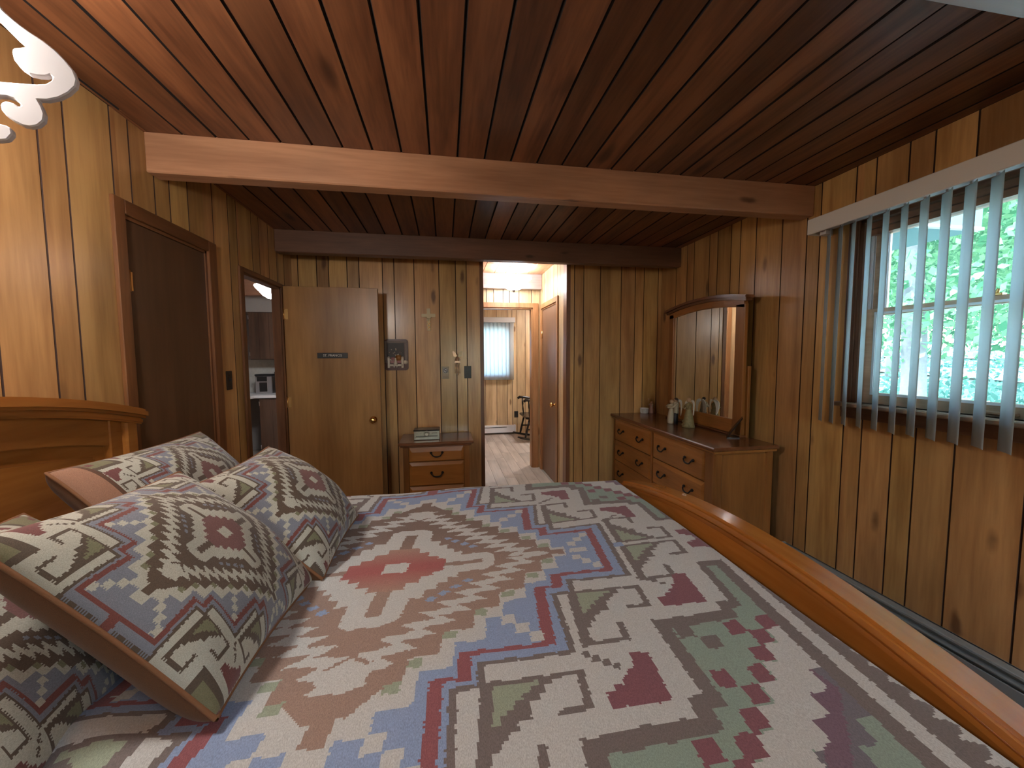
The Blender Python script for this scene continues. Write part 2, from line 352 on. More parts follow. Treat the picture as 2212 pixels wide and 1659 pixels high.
# ------------------------------------------------------------------ planked walls
def wall(name, axis, pos, n, a0, a1, z0, z1, grooves, openings=(), mat='plank', thick=.10, label=None):
    """axis 'x': surface x=pos facing n (+1/-1), in-plane a=y.  backing slab + one board object per plank"""
    P = (lambda a, z, d: (pos-n*d, a, z)) if axis == 'x' else (lambda a, z, d: (a, pos-n*d, z))
    ea = sorted({a0, a1, *[min(max(v, a0), a1) for o in openings for v in o[:2]]}); ez = sorted({z0, z1, *[min(max(v, z0), z1) for o in openings for v in o[2:]]})
    mb = MB()
    for i in range(len(ea)-1):
        for j in range(len(ez)-1):
            ca, cz = (ea[i]+ea[i+1])/2, (ez[j]+ez[j+1])/2
            if any(o[0] < ca < o[1] and o[2] < cz < o[3] for o in openings): continue
            mb.box(P(ea[i], ez[j], .007), P(ea[i+1], ez[j+1], thick))
    w = struct(mb.build(name, 'groove'), label)
    gs = [a0]+[g for g in sorted(grooves) if a0 < g < a1]+[a1]
    for i in range(len(gs)-1):
        cuts = sorted({gs[i], gs[i+1], *[v for o in openings for v in o[:2] if gs[i] < v < gs[i+1]]})
        for k in range(len(cuts)-1):
            b0, b1 = cuts[k], cuts[k+1]; cm = (b0+b1)/2
            spans = [(z0, z1)]
            for o in openings:
                if o[0] < cm < o[1]:
                    ns = []
                    for s0, s1 in spans:
                        if o[2] > s0: ns.append((s0, min(s1, o[2])))
                        if o[3] < s1: ns.append((max(s0, o[3]), s1))
                    spans = [q for q in ns if q[1]-q[0] > .005]
            for s0, s1 in spans:
                c0 = .0027 if b0 == gs[i] else 0; c1 = .0027 if b1 == gs[i+1] else 0
                e0, e1 = b0+(.0010 if c0 else 0), b1-(.0010 if c1 else 0)
                V = [P(e0, s0, .0072), P(e1, s0, .0072), P(e1, s0, .0045), P(e1-c1, s0, 0), P(e0+c0, s0, 0), P(e0, s0, .0045)]
                V += [P(e0, s1, .0072), P(e1, s1, .0072), P(e1, s1, .0045), P(e1-c1, s1, 0), P(e0+c0, s1, 0), P(e0, s1, .0045)]
                F = [(0, 1, 2, 3, 4, 5), (11, 10, 9, 8, 7, 6)]+[(q, (q+1) % 6, 6+(q+1) % 6, 6+q) for q in range(6)]
                po = MB().add(V, F).build('wall_plank', mat, w); po.data.materials.append(MT['groove'])
                for pg in po.data.polygons:
                    cc_ = [0 if abs((v_ := po.data.vertices[q].co)[0 if axis == 'x' else 1]-pos) < 1e-4 else 1 for q in pg.vertices]
                    if 0 < sum(cc_) < len(cc_) and len(cc_) == 4: pg.material_index = 1
    return w
gL = [1.405, 1.576, 1.672, 1.873, 1.966, 2.103, 2.204, 2.343, 2.563, 2.727, 2.825, 3.023, 3.131, 3.28, 3.42, 3.56, 1.25, 1.15, .98, .88, .74, .53, .36, .26, .06, -.1, -.3, -.5, -.7, -.9, -1.1, -1.4, -1.6, -1.8, -2.1, -2.3, -2.6, -2.9]
gB = [-1.261, -1.107, -1.008, -.854, -.752, -.55, -.449, -.272, -.047, .106, .206, 1.268, 1.364, 1.539, 1.76, 1.911, 2.007, 2.163]
gR = [3.468, 3.299, 3.199, 2.995, 2.895, 2.744, 2.646, 2.496, 2.276, 2.096, 2.010, 1.814, 1.716, 1.571, 1.473, 1.328, 1.11, .96, .86, .64, .48, .38, .18, .08, -.1, -.3, -.5, -.7, -.9, -1.1, -1.4, -1.6, -1.8, -2.1, -2.3, -2.6, -2.9]
CLO = (1.90, 2.478, 0, 2.03); KIT = (2.857, 3.458, 0, 2.0)
WIN = (.42, 1.775, 1.172, 2.145)
wall('wall_left', 'x', XL, 1, YF, YB, 0, ZC, gL, [CLO, KIT], thick=.06, label='left plank wall with closet door')
wall('wall_back', 'y', YB, -1, XL-.1, XR+.1, 0, ZC, gB, [(.364, 1.19, 0, 2.36)], label='far plank wall with open passage')
wall('wall_right', 'x', XR, -1, YF, YB, 0, ZC, gR, [WIN], label='right plank wall with window')
wall('wall_front', 'y', YF, 1, XL-.1, XR+.1, 0, ZC, [-1.1, -.9, -.7, -.4, -.1, .3, .6, .9, 1.2, 1.6, 1.9], [(.2, 1.2, .95, 1.95)])
fl = struct(box('floor', (XL-.1, YF, -.06), (XR+.1, YB+.1, 0), 'carpet'), 'tan carpet under the bed')
# ceiling boards
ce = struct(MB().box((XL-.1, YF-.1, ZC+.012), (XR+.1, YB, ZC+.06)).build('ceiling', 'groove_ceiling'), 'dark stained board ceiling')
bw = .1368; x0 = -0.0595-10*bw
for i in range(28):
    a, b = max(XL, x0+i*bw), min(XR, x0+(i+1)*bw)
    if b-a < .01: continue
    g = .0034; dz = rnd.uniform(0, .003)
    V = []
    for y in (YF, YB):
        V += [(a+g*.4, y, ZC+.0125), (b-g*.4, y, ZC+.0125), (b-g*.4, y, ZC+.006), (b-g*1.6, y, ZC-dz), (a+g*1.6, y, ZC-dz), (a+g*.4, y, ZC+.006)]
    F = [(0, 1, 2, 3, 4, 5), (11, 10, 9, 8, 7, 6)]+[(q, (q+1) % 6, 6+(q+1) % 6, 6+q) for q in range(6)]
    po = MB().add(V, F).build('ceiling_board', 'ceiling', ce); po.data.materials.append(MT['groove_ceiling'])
    for pg in po.data.polygons:
        lows = [po.data.vertices[q].co.z < ZC+.0005 for q in pg.vertices]
        if len(lows) == 4 and any(lows) and not all(lows): pg.material_index = 1
# roof over the whole house keeps the sun out of the rooms
struct(box('roof', (-4.2, -3.7, 2.56), (2.62, 7.6, 2.70), 'fascia'))
# beams
def beam(y0, mat, label):
    mb = MB().box((XL, y0, 2.268), (XR, y0+.088, ZC+.004), .006)
    return tag(mb.build('ceiling_beam', mat), label, 'beam', 'timber ceiling beams')
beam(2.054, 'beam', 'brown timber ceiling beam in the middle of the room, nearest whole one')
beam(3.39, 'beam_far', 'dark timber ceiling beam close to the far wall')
beam(.716, 'beam_near', 'ceiling beam at the upper right corner, window glare put into its pale colour')

# casings and doors ------------------------------------------------
def casing_x(parent, pos, n, o, w=.06, t=.016, depth=.1, mv='casing', mh='casing_h', wl=None, wr=None, wt=None):
    y0, y1, z0, z1 = o; wl = wl or w; wr = wr or w; wt = wt or w
    X = lambda d: pos+n*d
    box('casing', (X(0), y0-wl, 0), (X(t), y0, z1+wt), mv, parent, .003)
    box('casing', (X(0), y1, 0), (X(t), y1+wr, z1+wt), mv, parent, .003)
    box('casing', (X(0), y0, z1), (X(t), y1, z1+wt), mh, parent, .003)
    box('jamb', (X(-depth), y0-.001, 0), (X(.002), y0+.014, z1), mv, parent)
    box('jamb', (X(-depth), y1-.014, 0), (X(.002), y1+.001, z1), mv, parent)
    box('jamb', (X(-depth), y0, z1-.014), (X(.002), y1, z1+.001), mh, parent)
def knob(parent, c, axis, mat='brass', d=1):
    prof = [(.030, 0), (.030, .004), (.012, .008), (.011, .028), (.020, .034), (.027, .046), (.026, .058), (.017, .066), (.004, .068)]
    MB().lathe([(r, h*d) for r, h in prof], c, 16, axis).build('knob', mat, parent)
d1 = thing('door_1', 'dark brown flush closet door in the left wall', None, (XL, 2.19, 0)); tag(d1, kind='structure')
lf = box('leaf', (XL-.035, CLO[0]+.016, .012), (XL-.004, CLO[1]-.016, CLO[3]-.016), 'closet', d1)
casing_x(d1, XL, 1, CLO, wl=.058, wr=.074, depth=.06)
for z in (1.76, .25):
    MB().tube([(XL+.003, CLO[0]+.013, z-.045), (XL+.003, CLO[0]+.013, z+.045)], .006, 8).box((XL-.004, CLO[0]+.015, z-.04), (XL-.002, CLO[0]+.04, z+.04)).build('hinge', 'brass_dull', d1)
d2 = thing('door_2', 'open tan flush bedroom door with a black name plate', None, (XL, 3.48, 0)); tag(d2, kind='structure')
lf2 = box('leaf', (XL+.020, 3.462, .012), (-.555, 3.497, 2.015), 'door', d2, .002)
casing_x(d2, XL, 1, KIT, wl=.048, wr=.05, wt=.03, depth=.06)
for z in (1.788, 1.066, .25):
    mb = MB()
    R = [(.0, -.042), (.014, -.042), (.026, -.036), (.028, -.028), (.028, .028), (.026, .036), (.014, .042), (.0, .042)]
    mb.poly([(XL+.022+.03-a, z+b) for a, b in R], lambda a, b, d: (a, d, b), 3.4585, 3.4615)
    mb.tube([(XL+.020, 3.458, z-.044), (XL+.020, 3.458, z+.044)], .0055, 8)
    mb.build('hinge', 'brass_dull', d2)
knob(d2, (-.617, 3.462, .9), 'y', 'brass', -1); knob(d2, (-.617, 3.497, .9), 'y', 'brass', 1)
# name plate on the door
sg = thing('name_plate', 'small black engraved name plate on the tan open door', 'sign', (-.929, 3.461, 1.45))
box('plate', (-1.049, 3.457, 1.427), (-.809, 3.4615, 1.473), 'sign_black', sg, .001)
def text_mesh(name, s, size, loc, rot, mat, parent, ext=.0006, align='CENTER', sx=1.0):
    cu = bpy.data.curves.new(name, 'FONT'); cu.body = s; cu.size = size; cu.extrude = ext; cu.align_x = align; cu.align_y = 'CENTER'; cu.resolution_u = 3
    to = bpy.data.objects.new(name+'_tmp', cu); COL.objects.link(to)
    dg = bpy.context.evaluated_depsgraph_get(); dg.update()
    me = bpy.data.meshes.new_from_object(to.evaluated_get(dg)); bpy.data.objects.remove(to); bpy.data.curves.remove(cu)
    me.transform(Matrix.Translation(Vector(loc)) @ rot.to_4x4() @ Matrix.Diagonal((sx, 1, 1, 1)))
    me.materials.clear()
    return link(name, me, mat, parent)
ROTF = Matrix(((1, 0, 0), (0, 0, -1), (0, 1, 0)))          # text facing -Y
text_mesh('lettering', 'ST. FRANCIS', .027, (-.929, 3.4565, 1.450), ROTF, 'sign_white', sg)

# passage trim in the far wall
tr = struct(MB().box((.352, YB-.004, 0), (.366, YB+.10, 2.36)).box((1.186, YB-.004, 0), (1.20, YB+.10, 2.36)).box((1.20, YB-.008, 0), (1.225, YB+.001, ZC)).box((.33, YB-.006, 0), (.352, YB+.001, ZC)).build('trim_1', 'casing'), 'brown edge of the passage')

# ------------------------------------------------------------------ hall, far room, kitchen
HX = 1.19; HY0, HY1 = YB+.10, 4.83
hr = wall('wall_hall_right', 'x', HX, -1, HY0, HY1, 0, ZC, [3.95, 4.05, 4.2, 4.35, 4.5, 4.6, 4.75], [(4.06, 4.72, 0, 2.02)], 'plank_hall')
FD = (.30, 1.095, 0, 2.045)
wall('wall_hall_end', 'y', HY1, -1, -.1, HX, 0, ZC, [.42, .51, .60, .72, .80, .92, 1.08], [FD], 'plank_hall')
struct(box('wall_hall_left', (-.12, HY0, 0), (-.02, HY1, ZC), 'plank_hall'))
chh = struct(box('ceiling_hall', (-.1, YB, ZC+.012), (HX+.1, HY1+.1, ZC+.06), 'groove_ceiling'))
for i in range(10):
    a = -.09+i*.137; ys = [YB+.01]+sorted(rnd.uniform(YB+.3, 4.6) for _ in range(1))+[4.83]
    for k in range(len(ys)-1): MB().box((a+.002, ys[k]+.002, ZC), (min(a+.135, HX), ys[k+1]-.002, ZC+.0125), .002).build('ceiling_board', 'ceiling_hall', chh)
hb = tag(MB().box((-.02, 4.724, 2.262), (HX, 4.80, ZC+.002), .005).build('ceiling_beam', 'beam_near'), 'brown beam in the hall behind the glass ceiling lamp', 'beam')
# hall floor in laminate planks
fh = struct(box('floor_hall', (-1.0, YB+.02, -.06), (3.2, 7.3, -.008), 'groove'), 'grey laminate floor of the hall')
for i in range(22):
    a = -.2+i*.125
    y = YB+.02+rnd.uniform(-.9, 0)
    while y < 7.2:
        l = rnd.uniform(.75, 1.2); yy0, yy1 = max(y, YB+.02), min(y+l, 7.2)
        if yy1-yy0 > .03 and (a < 1.25 or yy0 > 4.3): MB().box((a+.0008, yy0+.0008, -.0085), (a+.1242, yy1-.0008, 0), .001).build('floor_plank', 'laminate', fh)
        y += l
# hall door on its right wall
d3 = thing('door_3', 'brown hall door beyond the passage with a brass knob', None, (HX, 4.4, 0)); tag(d3, kind='structure')
box('leaf', (HX+.006, 4.07, .01), (HX+.04, 4.71, 2.01), 'door_hall', d3)
casing_x(d3, HX, -1, (4.06, 4.72, 0, 2.02), w=.058, mv='casing_light', mh='casing_light')
knob(d3, (HX+.006, 4.125, .9), 'x', 'brass', -1)
MB().tube([(HX-.004, 4.705, 1.66), (HX-.004, 4.705, 1.75)], .006, 8).build('hinge', 'brass_dull', d3)
d4 = thing('door_4', 'doorway casing at the end of the hall', None, (.7, HY1, 0)); tag(d4, kind='structure')
for a, b in (((.24, HY1-.016, 0), (.30, HY1, 2.105)), ((1.095, HY1-.016, 0), (1.168, HY1, 2.105)), ((.30, HY1-.016, 2.045), (1.095, HY1, 2.105))):
    box('casing', a, b, 'casing_light', d4, .003)
box('jamb', (1.08, HY1, 0), (1.097, HY1+.11, 2.045), 'casing_light', d4); box('jamb', (.298, HY1, 0), (.315, HY1+.11, 2.045), 'casing_light', d4)
box('jamb', (.3, HY1, 2.03), (1.097, HY1+.11, 2.047), 'casing_light', d4)
# far room
FY = 7.1
FW = (.25, 1.17, 1.07, 2.02)
wall('wall_far', 'y', FY, -1, -1.0, 3.2, 0, ZC, [.30, .50, .62, .72, .93, 1.13, 1.22, 1.31, 1.47, 1.6, 1.8], [FW], 'plank_hall')
struct(box('wall_far_left', (-1.1, HY1+.1, 0), (-1.0, FY+.1, ZC), 'plank_hall')); struct(box('wall_far_right', (3.1, HY1+.1, 0), (3.2, FY+.1, ZC), 'plank_hall'))
struct(box('wall_far_near', (HX+.02, HY1+.0, 0), (3.2, HY1+.1, ZC), 'plank_hall')); struct(box('wall_far_near_left', (-1.1, HY1, 0), (-.1, HY1+.1, ZC), 'plank_hall'))
struct(box('ceiling_far', (-1.1, HY1+.1, ZC), (3.2, FY+.1, ZC+.06), 'ceiling_hall'))
w2 = thing('window_2', 'window of the far room behind white blinds', None, (.7, FY, 1.07)); tag(w2, kind='structure')
for a, b in (((FW[0], FY-.002, FW[2]), (FW[0]+.04, FY+.1, FW[3])), ((FW[1]-.04, FY-.002, FW[2]), (FW[1], FY+.1, FW[3])), ((FW[0], FY-.002, FW[2]), (FW[1], FY+.1, FW[2]+.04)), ((FW[0], FY-.002, FW[3]-.04), (FW[1], FY+.1, FW[3]))):
    box('frame', a, b, 'white_paint', w2)
box('pane', (FW[0]+.03, FY+.06, FW[2]+.03), (FW[1]-.03, FY+.064, FW[3]-.03), 'glass', w2)
vb2 = thing('vertical_blind', 'closed white vertical blind on the far room window beyond the passage', 'blind', (.7, FY-.06, 2.1))
box('valance', (.20, FY-.13, 2.055), (1.26, FY-.005, 2.145), 'white_plastic', vb2, .004)
for i in range(14):
    c = .24+i*.074; th = math.radians(22); dx, dy = .043*math.cos(th), .043*math.sin(th); mb = MB(); V = []
    for z in (1.015, 2.06):
        for q in (-1, -.33, .33, 1): V.append((c+dx*q, FY-.07+dy*q-.006*(1-q*q), z))
    mb.add(V, [(q, q+1, q+5, q+4) for q in range(3)], True); so = mb.build('slat', 'slat_far', vb2)
    m_ = so.modifiers.new('s', 'SOLIDIFY'); m_.thickness = .001
hh = thing('baseboard_heater', 'white baseboard heater under the far room window', 'heater', (.5, FY-.03, 0))
box('body', (-.4, FY-.065, .02), (1.25, FY-.001, .165), 'white_paint', hh, .006)
box('slot', (-.38, FY-.068, .128), (1.1, FY-.06, .138), 'heater_slot', hh); box('slot', (-.38, FY-.068, .022), (1.23, FY-.05, .034), 'heater_slot', hh)
box('end_cap', (1.25, FY-.068, .015), (1.275, FY-.001, .17), 'white_paint', hh, .004)
def plate(name, label, c, axis, w, h, mat='black_plastic', kind='switch', toggle=True):
    t = thing(name, label, kind, c); x, y, z = c
    if axis == 'y':
        box('cover', (x-w/2, y-.006, z-h/2), (x+w/2, y+.001, z+h/2), mat, t, .002)
        if toggle: box('toggle', (x-.005, y-.016, z-.004), (x+.005, y-.005, z+.012), mat, t, .001)
    else:
        box('cover', (x-.001, y-w/2, z-h/2), (x+.006, y+w/2, z+h/2), mat, t, .002)
        if toggle: box('toggle', (x+.005, y-.005, z-.004), (x+.016, y+.005, z+.012), mat, t, .001)
    for dz in (-.03, .03):
        if axis == 'y': MB().lathe([(.003, 0), (.003, -.002)], (x, y-.006, z+dz), 8, 'y').build('screw', mat, t)
        else: MB().lathe([(.003, 0), (.003, .002)], (x+.006, y, z+dz), 8, 'x').build('screw', mat, t)
    return t
plate('light_switch', 'black light switch beside the open passage', (.209, YB, 1.288), 'y', .066, .118)
plate('light_switch', 'black light switch between closet door and kitchen doorway', (XL, 2.637, 1.296), 'x', .06, .116)
plate('wall_outlet', 'black outlet on the far room wall beside rocking chair', (1.292, FY, .36), 'y', .075, .12, kind='outlet', toggle=False)

def bowl_lamp(label, c, zt, mat, name='ceiling_lamp', R=.205):
    t = thing(name, label, 'lamp', (c[0], c[1], zt))
    x, y = c; zb = zt-.245
    MB().lathe([(.075, 0), (.078, -.012), (.065, -.028), (.03, -.034), (.0, -.036)], (x, y, zt), 24).build('canopy', 'white_metal', t)
    for k in range(3):
        a = k*2*math.pi/3+.5
        MB().tube([(x+.03*math.cos(a), y+.03*math.sin(a), zt-.03), (x+.10*math.cos(a), y+.10*math.sin(a), zb+.135)], .004, 6).build('rod', 'steel', t)
    mb = MB(); prof = [(.02, 0), (.07, .006), (.115, .035), (.145, .075), (.17, .10), (R, .125), (R-.002, .131), (R-.02, .128), (.15, .11), (.10, .07), (.02, .03)]
    mb.lathe(prof, (x, y, zb), 32, cap=False); mb.build('glass_bowl', mat, t)
    MB().lathe([(.004, -.028), (.012, -.022), (.022, -.008), (.024, 0), (.01, .006)], (x, y, zb), 16).build('finial', 'steel', t)
    return t
bowl_lamp('white glass bowl ceiling lamp lit in the hall beyond the passage', (.785, 4.43), 2.441, 'frost')

bowl_lamp('added white glass bowl fill lamp of the far room, out of view', (2.1, 6.0), 2.441, 'fill_far')  # added lamp, never in view, to brighten the far room
# rocking chair in the far room (fragment seen past the door casing)
def rocking_chair():
    t = thing('rocking_chair', 'black spindle rocking chair in the far room beyond the passage', 'chair', (1.62, 6.53, 0))
    L = 'black_lacquer'; yn, yf = 6.22, 6.84
    mb = MB().poly([(1.30, 6.24), (1.36, 6.20), (1.86, 6.24), (1.90, 6.53), (1.86, 6.82), (1.36, 6.86), (1.30, 6.82)], lambda a, b, d: (a, b, d), .395, .432)
    mb.build('seat', L, t, .008)
    for y in (6.30, 6.76):
        pts = [(1.16+.01+.95*k/14, y, .028+.10*((k/14-.45)/.55)**2) for k in range(15)]
        MB().tube(pts, [.012]+[.019]*13+[.012], 8).build('rocker', L, t)
        for fx, tx in ((1.30, 1.38), (1.84, 1.78)):
            kk = (fx-1.17)/.95; zf = .03+.10*((kk-.45)/.55)**2
            MB().tube([(fx, y, zf), (fx+(tx-fx)*.25, y, zf+.09), (fx+(tx-fx)*.5, y, zf+.18), (tx, y, .40)], [.014, .021, .017, .020], 8).build('leg', L, t)
        MB().tube([(1.33, y, .21), (1.81, y, .21)], .011, 8).build('stretcher', L, t)
    for y in (6.26, 6.80):
        MB().tube([(1.265, y, .690), (1.30, y, .716), (1.38, y, .712), (1.50, y, .690), (1.62, y, .682), (1.78, y, .69)], [.020, .026, .024, .020, .018, .016], 10).build('arm', L, t)
        for x in (1.37, 1.52, 1.66):
            MB().tube([(x, y, .43), (x-.008, y, .50), (x-.012, y, .56), (x-.014, y, .60), (x-.02, y, .69)], [.011, .016, .010, .017, .012], 8).build('spindle', L, t)
    for y in np.linspace(6.29, 6.77, 7):
        MB().tube([(1.80, y, .42), (1.88, y, .80), (1.95, y, 1.06)], .009, 8).build('back_spindle', L, t)
    MB().box((1.925, 6.24, 1.03), (1.965, 6.82, 1.16)).build('crest_rail', L, t, .008)
rocking_chair()

# kitchen ------------------------------------------------------------
KY = 6.55
struct(box('wall_kitchen_back', (-3.8, KY, 0), (-1.2, KY+.1, ZC), 'plaster')); struct(box('wall_kitchen_left', (-3.9, 2.0, 0), (-3.8, KY+.1, ZC), 'plaster'))
struct(box('wall_kitchen_near', (-3.9, 1.9, 0), (XL-.1, 2.0, ZC), 'plaster')); struct(box('wall_kitchen_right', (-1.3, YB+.1, 0), (-1.2, KY, ZC), 'plank'))
struct(box('floor_kitchen', (-3.9, 1.9, -.06), (XL-.09, KY+.1, 0), 'laminate')); struct(box('ceiling_kitchen', (-3.9, 1.9, ZC), (-1.2, KY+.1, ZC+.06), 'ceiling'))
struct(box('trim_2', (-3.8, 6.22, 2.10), (-1.3, KY, ZC), 'plaster'), 'soffit above the kitchen cabinets')
tag(MB().box((-3.8, 5.55, 2.24), (-1.3, 5.64, ZC+.003), .004).build('ceiling_beam', 'beam_far'), 'dark beam across the kitchen ceiling', 'beam')
def cab(label, x0, x1, y0, y1, z0, z1, ndoor, hz, toe=0.):
    t = thing('kitchen_cabinet', label, 'cabinet', ((x0+x1)/2, y0, z0))
    box('body', (x0, y0+.018, z0+toe), (x1, y1, z1), 'cab', t)
    w = (x1-x0)/ndoor
    for k in range(ndoor):
        a, b = x0+k*w+.004, x0+(k+1)*w-.004
        d = MB().box((a, y0, z0+toe+.01), (b, y0+.017, z1-.01), .002)
        dd = d.build('door', 'cab', t)
        for g in (1, 2):
            gx = a+(b-a)*g/3; box('groove', (gx-.002, y0-.0006, z0+toe+.012), (gx+.002, y0+.002, z1-.012), 'groove', dd)
        hx = b-.04 if k % 2 == 0 else a+.04
        MB().tube([(hx, y0-.002, hz-.05), (hx, y0-.022, hz-.04), (hx, y0-.022, hz+.04), (hx, y0-.002, hz+.05)], .005, 6).build('handle', 'steel', dd)
        for z in (z0+toe+.08, z1-.08): MB().tube([(a if k % 2 == 0 else b, y0-.003, z-.03), (a if k % 2 == 0 else b, y0-.003, z+.03)], .005, 6).build('hinge', 'steel', dd)
    return t
cab('dark brown wall cabinet hung over the kitchen coffee makers', -2.80, -1.98, 6.21, KY-.013, 1.41, 2.10, 2, 1.56)
cab('dark brown base cabinet under the white kitchen counter', -2.60, -1.6, 5.96, KY-.01, 0, .87, 2, .70, .09)
ctr = tag(MB().box((-3.3, 5.93, .87), (-1.5, KY-.002, .91), .004).box((-3.3, 4.9, .87), (-2.64, 5.931, .91), .004).build('countertop', 'counter'), 'white L-shaped kitchen counter seen through the doorway', 'counter')
tag(MB().box((-3.75, KY-.012, .91), (-1.31, KY-.001, 1.41)).build('backsplash', 'backsplash'), 'mottled grey backsplash behind the coffee makers', 'backsplash')
ap = thing('dishwasher', 'white dishwasher under the left end of the kitchen counter', 'appliance', (-2.95, 5.4, 0))
box('body', (-3.28, 5.1, .10), (-2.665, 5.72, .868), 'white_paint', ap); box('door', (-2.665, 5.105, .14), (-2.645, 5.715, .74), 'white_paint', ap, .004); box('control_panel', (-2.665, 5.105, .75), (-2.64, 5.715, .865), 'white_paint', ap, .004)
box('kick_plate', (-2.72, 5.1, .0), (-2.70, 5.72, .10), 'black_plastic', ap)
cm1 = thing('coffee_maker', 'boxy steel and black coffee maker on the kitchen counter', 'coffee maker', (-2.66, 6.28, .91))
box('body', (-2.76, 6.24, .911), (-2.53, 6.46, 1.17), 'steel', cm1, .008); box('brew_bay', (-2.70, 6.228, .94), (-2.60, 6.245, 1.075), 'black_plastic', cm1, .002); box('lid', (-2.765, 6.235, 1.17), (-2.525, 6.465, 1.195), 'black_plastic', cm1, .006); box('vent', (-2.735, 6.236, 1.09), (-2.60, 6.242, 1.16), 'black_plastic', cm1)
cm2 = thing('coffee_maker', 'round black coffee maker with chrome jug beside the boxy one', 'coffee maker', (-2.35, 6.24, .91))
MB().lathe([(.10, 0), (.105, .02), (.10, .035)], (-2.36, 6.24, .911), 20).build('base', 'black_plastic', cm2)
MB().box((-2.45, 6.28, .92), (-2.27, 6.42, 1.20), .02).build('tower', 'black_plastic', cm2)
MB().lathe([(.07, 0), (.085, .03), (.085, .08), (.06, .12)], (-2.36, 6.22, .948), 20).build('jug', 'black_lacquer', cm2)
MB().lathe([(.02, 0), (.09, .02), (.12, .06), (.125, .12), (.10, .155), (.02, .165)], (-2.37, 6.25, 1.10), 20).build('brew_head', 'black_lacquer', cm2)
MB().tube([(-2.46, 6.19, 1.115), (-2.37, 6.145, 1.10), (-2.28, 6.19, 1.115)], .008, 8).build('chrome_band', 'steel', cm2)
bowl_lamp('white glass bowl ceiling lamp lit in the kitchen', (-1.735, 4.45), 2.29, 'frost_kitchen', R=.185)
MB_ = MB().tube([(-1.735, 4.45, 2.28), (-1.735, 4.45, 2.4415)], .02, 10).build('stem', 'white_metal', [o for o in bpy.data.objects if o.name.startswith('ceiling_lamp') and o.parent is None and abs(o.location.x+1.735) < .01][0])

# ------------------------------------------------------------------ right window
w1 = thing('window_1', 'double hung window with red brown frame and vertical blind', None, (XR, 1.1, WIN[2])); tag(w1, kind='structure')
y0, y1, z0, z1 = WIN
XO = XR+.10
WWy, WWz = 'window_wood_y', 'window_wood'
box('lining', (XR-.004, y1-.018, z0), (XO, y1, z1), WWz, w1); box('lining', (XR-.004, y0, z0), (XO, y0+.018, z1), WWz, w1)
box('lining', (XR-.004, y0, z1-.018), (XO, y1, z1), WWy, w1)
for k, (zz, t) in enumerate(((z1-.052, .034), (z1-.085, .06))):
    box('head_board', (XR+.02+.012*k, y0+.018, zz), (XO, y1-.018, zz+.030), WWy, w1)
box('casing', (XR, y1, z0-.05), (XR+.0-.014, y1+.055, z1+.05), WWz, w1, .003)
box('casing', (XR, y0-.055, z0-.05), (XR-.014, y0, z1+.05), WWz, w1, .003)
box('casing', (XR, y0-.055, z1), (XR-.014, y1+.055, z1+.05), WWy, w1, .003)
box('sill', (XR-.055, y0-.09, z0-.022), (XR+.05, y1+.08, z0), 'sash', w1, .005)
box('apron', (XR-.016, y0-.05, z0-.085), (XR, y1+.05, z0-.022), WWy, w1, .003)
for dx in (.015, .032): box('track', (XR+.028+dx, y1-.030, 1.66), (XR+.036+dx, y1-.016, z1-.06), 'white_paint', w1)
def sash(xa, xb, ya, yb, za, zb, st, rt, rb, mat):
    s = MB().box((xa, ya, za), (xb, ya+st, zb)).box((xa, yb-st, za), (xb, yb, zb)).box((xa, ya+st, za), (xb, yb-st, za+rb)).box((xa, ya+st, zb-rt), (xb, yb-st, zb)).build('sash', mat, w1)
    xm = (xa+xb)/2
    box('pane', (xm-.002, ya+st-.004, za+rb-.004), (xm+.002, yb-st+.004, zb-rt+.004), 'glass', s)
    g = MB()
    for a, b in (((xa-.0015, ya+st-.012, za+rb-.012), (xa+.004, ya+st, zb-rt+.012)), ((xa-.0015, yb-st, za+rb-.012), (xa+.004, yb-st+.012, zb-rt+.012)), ((xa-.0015, ya+st, za+rb-.012), (xa+.004, yb-st, za+rb)), ((xa-.0015, ya+st, zb-rt), (xa+.004, yb-st, zb-rt+.010))): g.box(a, b)
    g.build('glazing_strip', 'white_paint', s)
    return s
sash(XR+.062, XR+.082, y0+.02, y1-.03, 1.64, z1-.02, .06, .055, .034, 'sash')
lw = sash(XR+.036, XR+.058, y0+.02, y1-.02, z0+.002, 1.674, .052, .03, .058, 'sash')
MB().box((XR+.028, 1.235, 1.672), (XR+.055, 1.275, 1.682), .002).tube([(XR+.036, 1.255, 1.682), (XR+.036, 1.25, 1.70)], .006, 8).build('latch', 'brass_dull', lw)
MB().box((XR+.016, 1.16, z0+.012), (XR+.036, 1.26, z0+.024), .002).build('lift', 'sash', lw)
w3 = thing('fill_window', 'added fill light window in the unseen wall behind the camera', None, (.7, YF, .75)); tag(w3, kind='structure')  # unseen window, added to bring fill daylight into the bedroom
for a, b in (((.2, YF-.09, .95), (.26, YF+.004, 1.95)), ((1.14, YF-.09, .95), (1.2, YF+.004, 1.95)), ((.2, YF-.09, .95), (1.2, YF+.02, 1.0)), ((.2, YF-.09, 1.9), (1.2, YF+.004, 1.95)), ((.67, YF-.09, .95), (.73, YF-.02, 1.95))): box('frame', a, b, 'white_paint', w3)
box('pane', (.24, YF-.05, .98), (1.16, YF-.046, 1.92), 'glass', w3)
